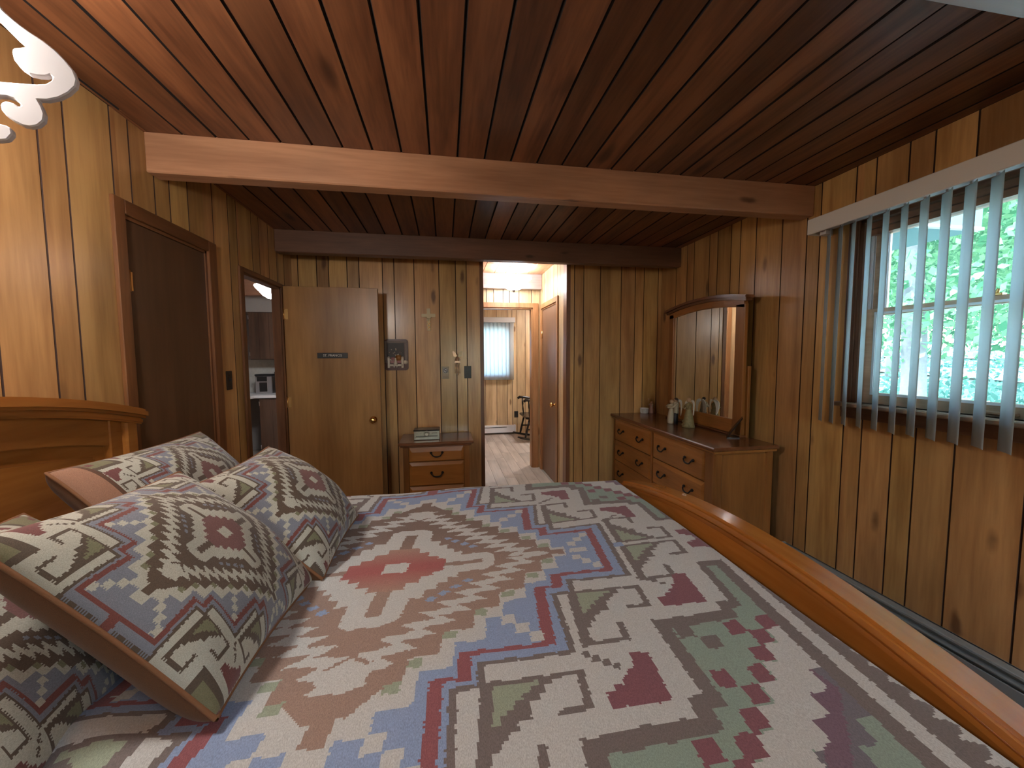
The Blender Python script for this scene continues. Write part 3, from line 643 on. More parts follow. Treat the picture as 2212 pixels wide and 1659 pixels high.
# vertical blind
vb = thing('vertical_blind', 'open white vertical blind with cream valance on the right window', 'blind', (2.10, 1.1, 2.14))
box('valance', (2.040, .30, 2.112), (2.052, 1.945, 2.196), 'valance', vb, .003)
box('valance_return', (2.0521, 1.930, 2.112), (XR-.001, 1.945, 2.196), 'valance', vb, .002)
box('headrail', (2.085, .33, 2.128), (2.135, 1.925, 2.160), 'white_metal', vb, .003)
box('valance_top', (2.0521, .30, 2.186), (XR-.001, 1.93, 2.195), 'valance', vb)
box('end_cap', (2.07, 1.86, 2.098), (2.12, 1.895, 2.128), 'white_metal', vb, .003)
for i, y in enumerate([1.868, 1.805, 1.737, 1.661, 1.586, 1.509, 1.433, 1.356, 1.280, 1.203, 1.125, 1.05, .975, .90, .82, .745, .67, .595, .52, .445, .37]):
    th = math.radians(51+rnd.uniform(-1.5, 1.5)); c, s = math.cos(th), math.sin(th); V = []
    for z in (1.056+rnd.uniform(-.002, .002), 2.122):
        for q in (-1, -.5, 0, .5, 1): V.append((2.105+.0445*q*c+.0045*(1-q*q)*s, y+.0445*q*s-.0045*(1-q*q)*c, z))
    so = MB().add(V, [(q, q+1, q+6, q+5) for q in range(4)], True).build('slat', 'slat_glow', vb)
    m_ = so.modifiers.new('s', 'SOLIDIFY'); m_.thickness = .0012
    MB().box((2.101, y-.004, 2.118), (2.109, y+.004, 2.132)).build('clip', 'white_metal', so)
# baseboard heater on the right wall
bh = thing('baseboard_heater', 'grey baseboard heater along the right wall under the window', 'heater', (2.16, 1.0, 0))
box('back_panel', (XR-.012, -.5, .02), (XR-.001, 2.14, .20), 'heater', bh); box('top_hood', (XR-.055, -.5, .185), (XR-.001, 2.14, .20), 'heater', bh, .003)
box('front_panel', (2.128, -.5, .035), (2.134, 2.14, .150), 'heater', bh, .002); box('damper', (2.136, -.5, .160), (2.165, 2.14, .166), 'heater', bh); box('fin_core', (2.15, -.48, .06), (2.185, 2.12, .12), 'heater_slot', bh)
box('end_cap', (2.124, 2.14, .0), (XR-.001, 2.157, .203), 'heater', bh, .003); box('end_cap', (2.124, -.52, .0), (XR-.001, -.50, .203), 'heater', bh, .003)

# ------------------------------------------------------------------ outside
gz = lambda x, y: -.35+.055*(x-3)+.15*math.sin(x*.5+y*.3)
mb = MB(); nx, ny = 40, 44; V = []
for i in range(nx):
    for j in range(ny):
        x = 2.7+i*1.2; y = -16+j*1.2; V.append((x, y, gz(x, y)))
mb.add(V, [(i*ny+j, (i+1)*ny+j, (i+1)*ny+j+1, i*ny+j+1) for i in range(nx-1) for j in range(ny-1)], True)
struct(mb.build('ground', 'grass'), 'sunlit forest floor outside')
for nm, xa, wd in (('path', 15.0, 2.6), ('path', 25.0, 3.2)):
    V = []
    for j in range(40):
        y = -4+j*.9; xo = xa+1.2*math.sin(y*.22)+.25*y
        for q in (0, .5, 1): V.append((xo+q*wd, y, gz(xo+q*wd, y)+.10))
    struct(MB().add(V, [(j*3+q, j*3+q+1, j*3+q+4, j*3+q+3) for j in range(39) for q in (0, 1)], True).build(nm, 'gravel'), 'pale sunlit path in the woods')
ev = thing('roof_eave', 'teal soffit and white fascia of the roof corner above the window outside', 'eave', (3.4, 1.95, 2.4))
box('soffit', (2.63, 2.38, 2.372), (4.0, 3.4, 2.40), 'eave', ev); box('rafter', (2.63, 2.38, 2.40), (3.98, 3.4, 2.60), 'eave', ev); box('fascia', (2.63, 2.355, 2.385), (4.0, 2.38, 2.60), 'eave', ev); box('drip_edge', (2.63, 2.345, 2.366), (4.01, 2.385, 2.386), 'fascia', ev)
def leaves(n, fn, size):
    P_ = np.array([fn() for _ in range(n)]); d = nrng.normal(size=(n, 3)); d /= np.linalg.norm(d, axis=1)[:, None]
    e = np.cross(d, nrng.normal(size=(n, 3))); e /= np.linalg.norm(e, axis=1)[:, None]
    s = size*nrng.uniform(.6, 1.3, (n, 1)); V = np.stack([P_-d*s, P_+e*s*.55, P_+d*s, P_-e*s*.55], 1).reshape(-1, 3)
    return V, np.arange(4*n).reshape(-1, 4)
def leafobj(name, n, fn, size, mat, parent=None):
    V, Fc = leaves(n, fn, size); me = bpy.data.meshes.new(name); me.from_pydata(V.tolist(), [], Fc.tolist()); me.update()
    return link(name, me, mat, parent)
def tree(h, cr, n, lean):
    t = thing('tree', 'leafy tree in the sunlit woods outside the right window', 'tree', (0, 0, 0), 'trees outside the right window')
    pts = [(lean*k*k/25, lean*.6*k*k/25, h*k/5) for k in range(6)]
    MB().tube(pts, [.20, .16, .14, .11, .08, .03], 8).build('trunk', 'bark', t)
    for k in range(7):
        a = rnd.uniform(0, 6.3); z = h*rnd.uniform(.25, .8); q = z/h*5; bx = lean*q*q/25
        l = cr*rnd.uniform(.5, .95)
        MB().tube([(bx, bx*.6, z), (bx+l*.5*math.cos(a), bx*.6+l*.5*math.sin(a), z+.35), (bx+l*math.cos(a), bx*.6+l*math.sin(a), z+1.0)], [.055, .035, .012], 6).build('branch', 'bark', t)
    cl = [(rnd.uniform(-1, 1)*cr*.8, rnd.uniform(-1, 1)*cr*.8, rnd.uniform(.30, 1.0)*h) for _ in range(26)]
    def fn():
        c = rnd.choice(cl); return (c[0]+rnd.gauss(0, .55), c[1]+rnd.gauss(0, .55), c[2]+rnd.gauss(0, .28))
    lo = leafobj('foliage', n, fn, .062, 'leaf', t); lo['kind'] = 'stuff'
    return t
protos = [tree(7.5, 2.6, 15000, .5), tree(9.0, 3.0, 16000, -.4), tree(6.0, 2.2, 12000, .2)]
spots = [(6.8, 4.6, 0), (8.5, 7.6, 1), (8.0, 2.2, 2), (11, 5.2, 1), (11.5, 9.2, 0), (14, 6.4, 2), (13.5, 3.2, 0), (15.5, 10.5, 1), (17, 8.0, 0), (18, 13, 1), (19, 4.5, 1), (21, 10, 2), (22, 15, 0), (23, 7, 1), (25, 12, 1), (27, 18, 0), (28, 9, 1), (30, 14, 1)]
for i, (x, y, k) in enumerate(spots):
    o = protos[k] if k not in [s[2] for s in spots[:i]] else copy_tree(protos[k])
    o.location = (x, y, gz(x, y)-.02); o.rotation_euler = (0, 0, rnd.uniform(0, 6.3)); s = rnd.uniform(.9, 1.2); o.scale = (s, s, s)
def shrub_fn():
    x = rnd.uniform(9, 34); y = x*rnd.uniform(.38, .85); return (x, y, gz(x, y)+abs(rnd.gauss(0, .28)))
us = leafobj('undergrowth', 5000, shrub_fn, .085, 'leaf_dark'); tag(us, 'low leafy undergrowth on the forest floor outside', 'undergrowth', kind='stuff')

bowl_lamp('added white glass bowl fill lamp, unseen behind the camera', (1.80, -1.5), 2.441, 'fill_back')  # added lamp, never in view, evens out the bedroom light
# ------------------------------------------------------------------ woven pattern
def build_pattern():
    """colour index raster over |u|,|p| quadrant in cm; 4 cells per cm"""
    R = 5; NU, NP = int(118*R), int(112*R)
    A = np.zeros((NU, NP), np.int8)
    cu = (np.arange(NU)+.5)/R; cp = (np.arange(NP)+.5)/R
    def poly(pts, c):
        pts = [(float(a), float(b)) for a, b in pts]
        i0 = max(0, int(min(a for a, b in pts)*R)-1); i1 = min(NU, int(max(a for a, b in pts)*R)+2)
        j0 = max(0, int(min(b for a, b in pts)*R)-1); j1 = min(NP, int(max(b for a, b in pts)*R)+2)
        if i1 <= i0 or j1 <= j0: return
        U, Q = np.meshgrid(cu[i0:i1], cp[j0:j1], indexing='ij'); ins = np.zeros(U.shape, bool); n = len(pts)
        for k in range(n):
            (x1, y1), (x2, y2) = pts[k], pts[(k+1) % n]
            if y1 == y2: continue
            cond = (y1 > Q) != (y2 > Q); xi = x1+(Q-y1)*(x2-x1)/(y2-y1); ins ^= cond & (U < xi)
        A[i0:i1, j0:j1][ins] = c
    def rect(a0, a1, b0, b1, c): poly([(a0, b0), (a1, b0), (a1, b1), (a0, b1)], c)
    WH, BR, GR, RD, BL, GD, TN, CR, PU, LG, MAR = range(11)   # white, brown line, green, band red, blue, ground brown, tan, centre red, purple grey, light green, maroon
    # stair border
    S = [(95.6, 14), (87, 14), (86.3, 31), (83, 30.5), (83, 33.5), (64.3, 33.5), (66, 53), (62.6, 53), (62.6, 56.8), (42, 56.5), (43, 76), (39.4, 76), (39.4, 80), (18.8, 79.5), (20, 99), (16, 99), (16, 112), (95.6, 112)]
    poly(S, BR)
    poly([(92.3, 16.2), (89.3, 16.2), (88.6, 33.2), (85.4, 33.2), (85.4, 36.4), (68, 36.4), (69.3, 55.8), (66, 55.8), (66, 59.8), (45.5, 59.7), (46.3, 79), (42.6, 79), (42.6, 83), (22.2, 82.5), (23, 112), (92.3, 112)], GR)
    D = 3.7
    for a, b in ((68.6, 36.5), (73, 40.1)): rect(a, a+3.9, b, b+3.4, BR)
    for k in range(0, 3):
        du, dp = -20.8*k, 23.4*k
        for a, b in ((80.5, 37.0), (84.7, 40.7), (88.5, 37.2), (81.5, 44.6), (78.0, 48.7), (70, 48.5), (74, 52.6), (70.5, 56.8), (66.6, 60.8)):
            if a+du < 92 and (k == 0 or b+dp < 112): rect(a+du, a+du+3.7, b+dp, b+dp+3.9, MAR)
    st = [(88.9, 41), (88.9, 44.8), (85.2, 44.8), (85.2, 48.8), (81.8, 48.8), (81.8, 52.7), (78, 52.7), (78, 56.8), (74.2, 56.8), (74.2, 61), (70.4, 61), (70.4, 65), (66.6, 65), (66.6, 69), (62.8, 69), (62.8, 73), (59, 73), (59, 77), (55.2, 77), (55.2, 90), (60, 90), (63, 85.4), (63, 81.4), (66.5, 81.4), (66.5, 77.4), (70.1, 77.4), (70.1, 73.3), (73.8, 73.3), (73.8, 69.2), (77.6, 69.2), (77.6, 65), (81.9, 64.8), (81.9, 60.7), (81.9, 60.7), (85.6, 60.6), (85.6, 56.5), (89.6, 56.4), (89.6, 52.3), (92.3, 52.2), (92.3, 41)]
    poly([(92.3, 48), (92.3, 62.2), (89, 62.2), (89, 66), (85.5, 66), (85.5, 70), (82, 70), (82, 74), (78.5, 74), (78.5, 80), (70, 100), (64, 100), (66, 80), (76, 68), (84, 57), (90, 48)], PU)
    poly([(90, 52), (91.5, 57), (88, 61), (84, 66), (80, 70), (74, 78), (72, 76), (79, 66), (82, 60)], TN)
    poly(st, WH)
    # foot stripes
    rect(95.6, 98.6, 0, 112, WH); rect(98.6, 101.6, 0, 112, BR)
    b = -1.8
    while b < 112:
        poly([(101.6, b), (101.6, b+3.7), (105.2, b+1.85)], BR); b += 3.7
    rect(105.4, 118, 0, 112, WH)
    # red L shapes and little diagonals, fret blocks
    for k in range(-1, 5):
        du, dp = -20.9*k, 23.4*k
        poly([(77, 18.2+dp), (81, 18.4+dp), (81, 29.8+dp), (69.6, 29.4+dp), (69.4, 26+dp), (71.6, 26+dp), (71.6, 25+dp), (73.5, 25+dp), (73.5, 23.6+dp), (75, 23.6+dp), (75, 22+dp), (76.4, 22+dp), (76.4, 20.4+dp), (77, 20.4+dp)] if du == 0 else [(a+du, b_+dp) for a, b_ in [(77, 18.2), (81, 18.4), (81, 29.8), (69.6, 29.4), (69.4, 26), (71.6, 26), (71.6, 25), (73.5, 25), (73.5, 23.6), (75, 23.6), (75, 22), (76.4, 22), (76.4, 20.4), (77, 20.4)]], MAR)
        for a, b_ in ((46.2, 40.1), (47.9, 41.4), (49.7, 42.6), (51.4, 43.8)): rect(a+20.9+du, a+20.9+du+1.7, b_-23.4+dp, b_-23.4+dp+1.2, BR)
        da, db = du, dp
        if k == -1: da, db = 20.9, -19.6
        r = lambda a0, a1, b0, b1, c: rect(a0+da, a1+da, b0+db, b1+db, c)
        q = lambda pts, c: poly([(a+da, b_+db) for a, b_ in pts], c)
        r(46.7, 49.0, 20.5, 38.7, BR); r(46.7, 66.6, 20.5, 21.5, BR); r(65, 66.6, 20.5, 28.8, BR); r(60.3, 66.6, 27.7, 28.8, BR); r(46.7, 57.6, 37.5, 38.7, BR); r(56, 57.6, 33, 38.7, BR)
        q([(49, 21.5), (60, 21.5), (60, 22.6), (58.6, 22.6), (58.6, 24), (57.2, 24), (57.2, 25.3), (55.6, 25.3), (55.6, 28.6), (53.2, 28.6), (53.2, 30), (51.7, 30), (51.7, 31.6), (50.2, 31.6), (50.2, 33.4), (49, 33.4)], BR)
        q([(49, 21.5), (57.6, 21.5), (57.6, 22.4), (55.8, 22.4), (55.8, 23.6), (54.2, 23.6), (54.2, 24.9), (52.8, 24.9), (52.8, 26.2), (51.4, 26.2), (51.4, 27.6), (50.2, 27.6), (50.2, 29), (49, 29)], LG)
    # blue field with brown outline
    poly([(0, 0), (66, 0), (66, 16.3), (49, 16.2), (49, 21.2), (44, 21.3), (45.2, 39.8), (26.3, 39.8), (26.7, 45), (21.7, 45), (22.9, 64), (5, 64), (5, 69), (0, 69)], BR)
    rect(66, 69.5, 0, 1.2, BL)
    poly([(0, 0), (64.5, 0), (64.5, 15.3), (47.5, 15.2), (47.5, 20.2), (42.5, 20.3), (43.7, 38.8), (24.8, 38.8), (25.2, 44), (20.2, 44), (21.4, 63), (3.5, 63), (3.5, 68), (0, 68)], BL)
    poly([(0, 0), (61.9, 0), (61.9, 13.1), (46.2, 13.1), (46.2, 18.1), (41.2, 18.1), (41.2, 37.0), (23.6, 36.8), (24, 42.9), (18.9, 42.9), (20.2, 61), (2.2, 61), (2.2, 66), (0, 66)], RD)
    poly([(0, 0), (59.5, 0), (59.5, 11.5), (43.4, 11.9), (43.4, 17.0), (38.4, 17.2), (38.5, 35.8), (21, 35.7), (21.4, 41.9), (16.3, 41.9), (17.6, 59.6), (0, 59.6)], BL)
    for a, b_ in ((29.9, 26.3), (33.1, 29.3), (36, 32.4)): rect(a, a+3.1, b_, b_+3.0, WH)
    for a, b_ in ((51.6, 2.9), (54.1, 5.5), (56.6, 8.1)): rect(a, a+2.6, b_, b_+2.6, WH)
    for a, b_ in ((8, 50.2), (11.4, 53.3), (14.6, 56.4)): rect(a, a+3.2, b_, b_+3.1, WH)
    rect(51.5, 57, 0, 1.2, WH)
    WO = [(0, 0), (50, 0), (50, 2.8), (46.2, 2.8), (46.2, 8.8), (42.3, 9), (42.2, 14.6), (36.3, 14.8), (36.1, 20.6), (30.4, 21), (30.2, 26.2), (26.5, 26.4), (26.5, 33), (20.2, 33), (20.3, 39.4), (14, 39.3), (14.3, 46.4), (8.1, 46.3), (8.4, 50.4), (3.2, 50.4), (3.2, 54.5), (0, 54.5)]
    poly(WO, WH)
    WI = [(0, 0), (45.5, 0), (45.5, 3.4), (41.7, 3.6), (41.5, 9.8), (36.8, 10), (36, 16.4), (29.6, 16.8), (29.3, 22.4), (23.7, 22.8), (23.5, 29), (17.2, 29.4), (17.1, 35.4), (11.4, 36), (11.4, 41), (8.0, 42), (3.4, 46.6), (0, 46.6)]
    poly(WI, GD)
    rect(45, 49.6, 0, 1.5, GD); rect(0, 2, 46, 50.6, GD)
    for a, a1, b_, b1 in ((42, 45.5, 3.7, 6.0), (37, 40.2, 10.2, 12.4), (29.9, 33.2, 17, 19.2), (23.7, 26.4, 22.9, 25.2), (17.3, 20.2, 29.5, 31.7), (11.5, 14.2, 36.2, 38.4), (8.3, 11.3, 41.2, 43.4)): rect(a, a1, b_, b1, LG)
    OZ = [(45.5, 0)]
    for k in range(13):
        a, b_ = 43.6-3.45*k, .9+3.6*k
        OZ += [(max(a, 0), b_), (max(a-7.4, 0), b_+1.1)]
    OZ = [q for q in OZ if q[1] < 43.5]+[(0, 42.5)]
    IZ = [(max(a-4.8, 0), max(b_-1.6, 0)) for a, b_ in OZ]
    poly([(0, 0)]+OZ, WH); poly([(0, 0)]+IZ, GD)
    poly([(0, 33.5), (2.6, 35), (5.2, 37.4), (3.2, 40.6), (0, 41.6)], WH)
    # cross medallion
    poly([(0, 0), (28, 0), (28, 3), (25.6, 5.1), (18, 5), (18, 7.3), (15.4, 7.3), (15.4, 9.6), (13, 9.6), (13, 12.6), (10.3, 12.6), (10.3, 15.8), (7, 15.8), (6.6, 23.3), (3.6, 25), (0, 25)], WH)
    poly([(0, 0), (13.7, 0), (13.7, 3.7), (11.1, 3.7), (11.1, 5.6), (8.1, 5.6), (8.1, 8.7), (4.6, 8.7), (4.6, 11.4), (0, 11.4)], CR)
    rect(13.7, 24.6, 0, 1.1, GD); rect(0, 1.9, 11.4, 21.3, GD)
    rect(0, 3.5, 0, 2.7, WH)
    for t in (0, .333, .667, 1):
        a, b_ = 12.4+(21-12.4)*t, 17-(17-9.7)*t; poly([(a-1.7, b_+.3), (a-.2, b_-1.1), (a+1.7, b_-.3), (a+.2, b_+1.1)], BL)
    return A, R
PAT, PR = build_pattern()
PAL = np.array([(.655, .665, .645), (.225, .190, .180), (.330, .430, .360), (.345, .125, .140), (.320, .420, .640), (.40, .280, .228), (.235, .150, .200), (.44, .135, .13), (.215, .200, .230), (.38, .44, .33), (.285, .120, .145)])
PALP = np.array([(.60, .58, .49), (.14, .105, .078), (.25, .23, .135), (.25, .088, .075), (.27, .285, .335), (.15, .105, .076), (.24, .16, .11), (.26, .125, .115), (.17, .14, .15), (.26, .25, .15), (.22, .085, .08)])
def pat_color(U, V, pal, ground_fade=True):
    iu = np.clip((np.abs(U)*PR).astype(int), 0, PAT.shape[0]-1); ip = np.clip((np.abs(V)*PR).astype(int), 0, PAT.shape[1]-1)
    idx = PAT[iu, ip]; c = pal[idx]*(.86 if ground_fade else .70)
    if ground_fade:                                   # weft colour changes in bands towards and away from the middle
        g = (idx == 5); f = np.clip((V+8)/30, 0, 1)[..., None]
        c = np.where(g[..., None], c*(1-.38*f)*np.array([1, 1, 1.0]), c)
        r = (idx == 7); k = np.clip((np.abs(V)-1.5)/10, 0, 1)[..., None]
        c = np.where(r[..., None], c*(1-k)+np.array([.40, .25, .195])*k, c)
    return c
def set_face_colors(me, cols):
    at = me.color_attributes.new('weave', 'FLOAT_COLOR', 'CORNER')
    a = np.repeat(np.concatenate([cols, np.ones((len(cols), 1))], 1), 4, axis=0).astype(np.float32)
    at.data.foreach_set('color', a.ravel())
def grid_mesh(name, P_, cols):
    """P_: (n,m,3) vertices, cols: (n-1,m-1,3)"""
    n, m = P_.shape[:2]; i, j = np.meshgrid(np.arange(n-1), np.arange(m-1), indexing='ij')
    Fq = np.stack([i*m+j, (i+1)*m+j, (i+1)*m+j+1, i*m+j+1], -1).reshape(-1, 4)
    me = bpy.data.meshes.new(name); nv, nf = n*m, len(Fq)
    me.vertices.add(nv); me.vertices.foreach_set('co', P_.reshape(-1).astype(np.float32))
    me.loops.add(nf*4); me.loops.foreach_set('vertex_index', Fq.reshape(-1).astype(np.int32))
    me.polygons.add(nf); me.polygons.foreach_set('loop_start', np.arange(0, nf*4, 4, dtype=np.int32))
    me.polygons.foreach_set('use_smooth', np.ones(nf, bool))
    me.update(calc_edges=True); me.validate()
    set_face_colors(me, cols.reshape(-1, 3)); return me

# ------------------------------------------------------------------ bed
BY = 1.02
bed = thing('bed', 'honey coloured wooden bed with arched headboard and footboard', 'bed', (-.2, BY, 0))
B, BH = 'bed', 'bed_head'
def arch_strip(name, x0, x1, ya, yb, zlo, zhi, mat, n=28, parent=bed, bevel=.006):
    """board across y with arched edges: zlo(y), zhi(y)"""
    V = []; F = []
    for k in range(n+1):
        y = ya+(yb-ya)*k/n; a, b = zlo(y), zhi(y); V += [(x0, y, a), (x1, y, a), (x1, y, b), (x0, y, b)]
    for k in range(n):
        for q in range(4): F.append((k*4+q, k*4+(q+1) % 4, k*4+4+(q+1) % 4, k*4+4+q))
    F += [(0, 1, 2, 3), (n*4+3, n*4+2, n*4+1, n*4)]
    o = MB().add(V, F).build(name, mat, parent, bevel); return o
hz = lambda y: 1.343-.188*(y-1.0)**2
ya, yb = BY-.735, BY+.735
arch_strip('crown_rail', -1.300, -1.185, ya-.035, yb+.035, lambda y: hz(y)-.038, hz, BH, bevel=.010)
arch_strip('crown_molding', -1.296, -1.200, ya-.022, yb+.022, lambda y: hz(y)-.062, lambda y: hz(y)-.038, BH, bevel=.006)
arch_strip('top_rail', -1.285, -1.232, ya+.10, yb-.10, lambda y: hz(y)-.155, lambda y: hz(y)-.060, BH, bevel=.003)
box('panel', (-1.275, ya+.10, .45), (-1.252, yb-.10, 1.27), BH, bed)
arch_strip('raised_panel', -1.255, -1.240, ya+.15, yb-.15, lambda y: .50, lambda y: hz(y)-.195, BH, bevel=.010)
arch_strip('bottom_rail', -1.285, -1.232, ya+.10, yb-.10, lambda y: .30, lambda y: .46, BH, bevel=.003)
for a, b in ((ya, ya+.105), (yb-.105, yb)):
    box('stile', (-1.285, a, .0), (-1.228, b, hz(a)-.055), BH, bed, .004)
    o = -1 if a < BY else 1
    ym = (a+b)/2
    box('post', (-1.292, ym-.03+o*.03, 0), (-1.210, ym+.02+o*.035, hz(ym)-.060), BH, bed, .006)
# footboard
fz = lambda y: .900-.172*(y-1.045)**2
FX = .872
fa, fb = BY-.80, BY+.80
arch_strip('foot_cap', FX, FX+.080, fa, fb, lambda y: fz(y)-.030, fz, B, 40, bevel=.009)
arch_strip('foot_molding', FX+.008, FX+.072, fa+.012, fb-.012, lambda y: fz(y)-.052, lambda y: fz(y)-.029, B, 40, bevel=.006)
arch_strip('foot_panel', FX+.020, FX+.058, fa+.05, fb-.05, lambda y: .25, lambda y: fz(y)-.050, B, 40, bevel=.003)
for y in (fa+.05, fb-.05): box('foot_post', (FX+.006, y-.045, 0), (FX+.074, y+.045, fz(y)-.045), B, bed, .006)
for y in (.255, 1.785): box('side_rail', (-1.23, y-.015, .22), (FX+.02, y+.015, .40), B, bed, .004)
for x in (-.9, -.2, .5): box('cross_slat', (x-.05, .27, .30), (x+.05, 1.77, .325), B, bed)
MB().lathe([(.009, 0), (.008, .004), (.003, .007), (.0005, .0075)], (FX+.048, 1.36, fz(1.36)-.0005), 12).build('screw_cap', 'copper', bed)
tag(MB().box((-1.19, .30, .326), (.80, 1.74, .55), .03).build('box_spring', 'mattress'), 'white box spring hidden under the coverlet', 'mattress')
tag(MB().box((-1.195, .30, .551), (.80, 1.735, .815), .04).build('mattress', 'mattress'), 'thick mattress under the woven coverlet', 'mattress')
# bedspread
def spread():
    ztop = .828
    s = np.concatenate([np.arange(-1.19, -.55, .012), np.arange(-.55, 1.06, .0042)])
    t = np.concatenate([np.arange(-.06, .30, .012), np.arange(.30, 2.26, .0042)])
    S, T = np.meshgrid(s, t, indexing='ij')
    def wrap(v, edge, r, sgn):
        e = np.maximum(0, (v-edge)*sgn); q = np.minimum(e/r, math.pi/2); d = np.maximum(0, e-r*math.pi/2)
        return np.where(e > 0, edge+sgn*r*np.sin(q), v), r*(1-np.cos(q))+d
    rx = .055; X, zx = wrap(S, .795, rx, 1)
    ry = .060; Yf, zy1 = wrap(T, 1.745, ry, 1); Yn, zy2 = wrap(T, .29, ry, -1)
    Y = np.where(T > 1.0, Yf, Yn); zy = np.where(T > 1.0, zy1, zy2)
    crown = .006*np.exp(-((T-1.05)/.5)**4)*np.exp(-((S+.1)/.8)**4)
    Z = ztop+crown-np.maximum(zx, zy)
    flat = np.exp(-((zx+zy)/.03)**2)
    Z += flat*(.0035*np.sin(S*5.1+T*3.3)+.003*np.sin(S*3.7-T*6.9+1)+.0015*np.sin(S*15+T*4))
    Z += flat*.006*np.exp(-((T-1.70)/.06)**2)*np.sin(S*9+.6)*np.exp(-((S+.1)/.5)**2)
    # folds of the drape
    Y += np.where(zy > .05, np.where(T > 1, 1, -1)*(.010+.008*np.sin(S*14)+.008*np.sin(S*23+2)), 0)*np.clip((zy-.05)/.1, 0, 1)
    Yc = np.clip(Y, .12, 1.93)
    # loose folds near the head on the camera side
    w = np.exp(-((S+.62)/.16)**2)*np.exp(-((T-.60)/.14)**2)
    Z += w*(.020*np.sin((S*.7+T)*26)+.012)
    P_ = np.stack([X, Yc, np.maximum(Z, .42)], -1)
    sc, tc_ = (S[:-1, :-1]+S[1:, 1:])/2, (T[:-1, :-1]+T[1:, 1:])/2
    du = (sc+.148)*100; v = (tc_-1.102)*100; u = du-.13*v; v2 = v-.024*u
    # ragged weave edge
    jit = .22*np.sin(u*9.0)*np.sign(np.sin(v2*3.1))
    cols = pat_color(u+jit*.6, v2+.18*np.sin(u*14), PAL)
    return grid_mesh('bedspread', P_, cols)
bs = link('bedspread', spread(), 'cloth'); tag(bs, 'woven coverlet with red, blue and brown stepped diamond pattern on the bed', 'bedspread')

def pillow(label, c, hu, hv, T, u, v, cen=(0, 0), ku=.37, kv=.355, n=210, hem=0., flop=0., pal=PALP, sag=0., lift=0.):
    c = np.array(c); u = np.array(u, float); u /= np.linalg.norm(u); v = np.array(v, float); v -= v.dot(u)*u; v /= np.linalg.norm(v); nn = np.cross(v, u)
    t = thing('pillow', label, 'pillow', tuple(c), 'matching patterned pillows')
    def rim(A_, B_): return A_*(1-.05*(1-B_**2)*np.abs(A_)), B_*(1-.04*(1-A_**2)*np.abs(B_))
    def place(A_, B_, h):
        px_, py_ = rim(A_, B_)
        Pm = c+(px_*hu)[..., None]*u+(py_*hv)[..., None]*v+h[..., None]*nn
        return Pm-np.array([0, 0, 1])*(flop*(np.clip(A_, 0, 1)**2)+sag*np.clip(-B_, 0, 1)**2)[..., None]+nn*(lift*np.clip(-B_, 0, 1)**3)[..., None]
    def side(sgn, m):
        a = np.sin(np.linspace(-1, 1, m)*math.pi/2) if sgn < 0 else np.linspace(-1, 1, m)
        A_, B_ = np.meshgrid(a, a, indexing='ij')
        if sgn > 0: h = T*np.clip((1-A_**4)*(1-B_**4), 0, 1)**.5*(.55+.45*(1-A_**2)*(1-B_**2)); h = h*(1+.05*np.sin(A_*4+B_*3)+.03*np.sin(B_*9-A_*5))
        else: h = T*.7*np.clip((1-A_**6)*(1-B_**8), 0, 1)**.42
        am, bm_ = (A_[:-1, :-1]+A_[1:, 1:])/2, (B_[:-1, :-1]+B_[1:, 1:])/2
        return place(A_, B_, sgn*h)-c, am, bm_
    Pm, am, bm_ = side(1, n)
    U = (am*hu*100-cen[0])/ku; V = (bm_*hv*100-cen[1])/kv
    cols = pat_color(U+.15*np.sin(V*3), V+.15*np.sin(U*5), pal, False)
    hemc = np.array([.115, .048, .020]); hemf = np.array([.30, .155, .10])
    if hem: cols = np.where((bm_ < -1+hem)[..., None], hemf, cols); cols = np.where((np.abs(bm_+1-hem) < .012)[..., None], hemf*.35, cols)
    me = grid_mesh('pillow_front', Pm, cols)
    o = bpy.data.objects.new('cover_front', me); COL.objects.link(o); me.materials.append(MT['cloth_pillow']); o.parent = t
    Pb, am, bm_ = side(-1, 60)
    cb = np.ones(am.shape+(3,))*hemc
    me2 = grid_mesh('pillow_back', Pb[::-1], cb[::-1]); o2 = bpy.data.objects.new('cover_back', me2); COL.objects.link(o2); me2.materials.append(MT['cloth_pillow']); o2.parent = t
    o2['label'] = 'plain brown back of the pillow cover'
    ab = []
    for s_ in range(4):
        for q in np.linspace(-1, 1, 24)[:-1]: ab.append([(-1, q), (q, 1), (1, -q), (-q, -1)][s_])
    ab.append(ab[0]); ab = np.array(ab, float)
    pts = place(ab[:, 0], ab[:, 1], np.zeros(len(ab)))
    MB().tube([Vector(p) for p in pts], .0042, 6, cap=False).build('piping', 'hem', t)
    return t
MT['hem'] = plain('brown_hem_cloth', (.20, .085, .035), .9, bump=.4, bscale=600)
pillow('front pillow nearest the camera with large diamond medallion', (-.535, .89, .99), .225, .225, .100, (-.66, .05, .62), (.01, 1, -.02), lift=.012)
pillow('front pillow on the far side beside the open door', (-.482, 1.285, .975), .202, .21, .100, (-.70, .0, .64), (.01, 1, .01))
pillow('rear pillow leaning on the headboard at the far side', (-.86, 1.44, .99), .21, .33, .095, (-.52, .0, .72), (0, 1, -.10), flop=.02, hem=.16)
pillow('rear pillow leaning on the headboard at the left edge', (-.77, .775, .955), .22, .29, .080, (-.60, -.05, .58), (-.16, 1, -.02), flop=.02, hem=.10)

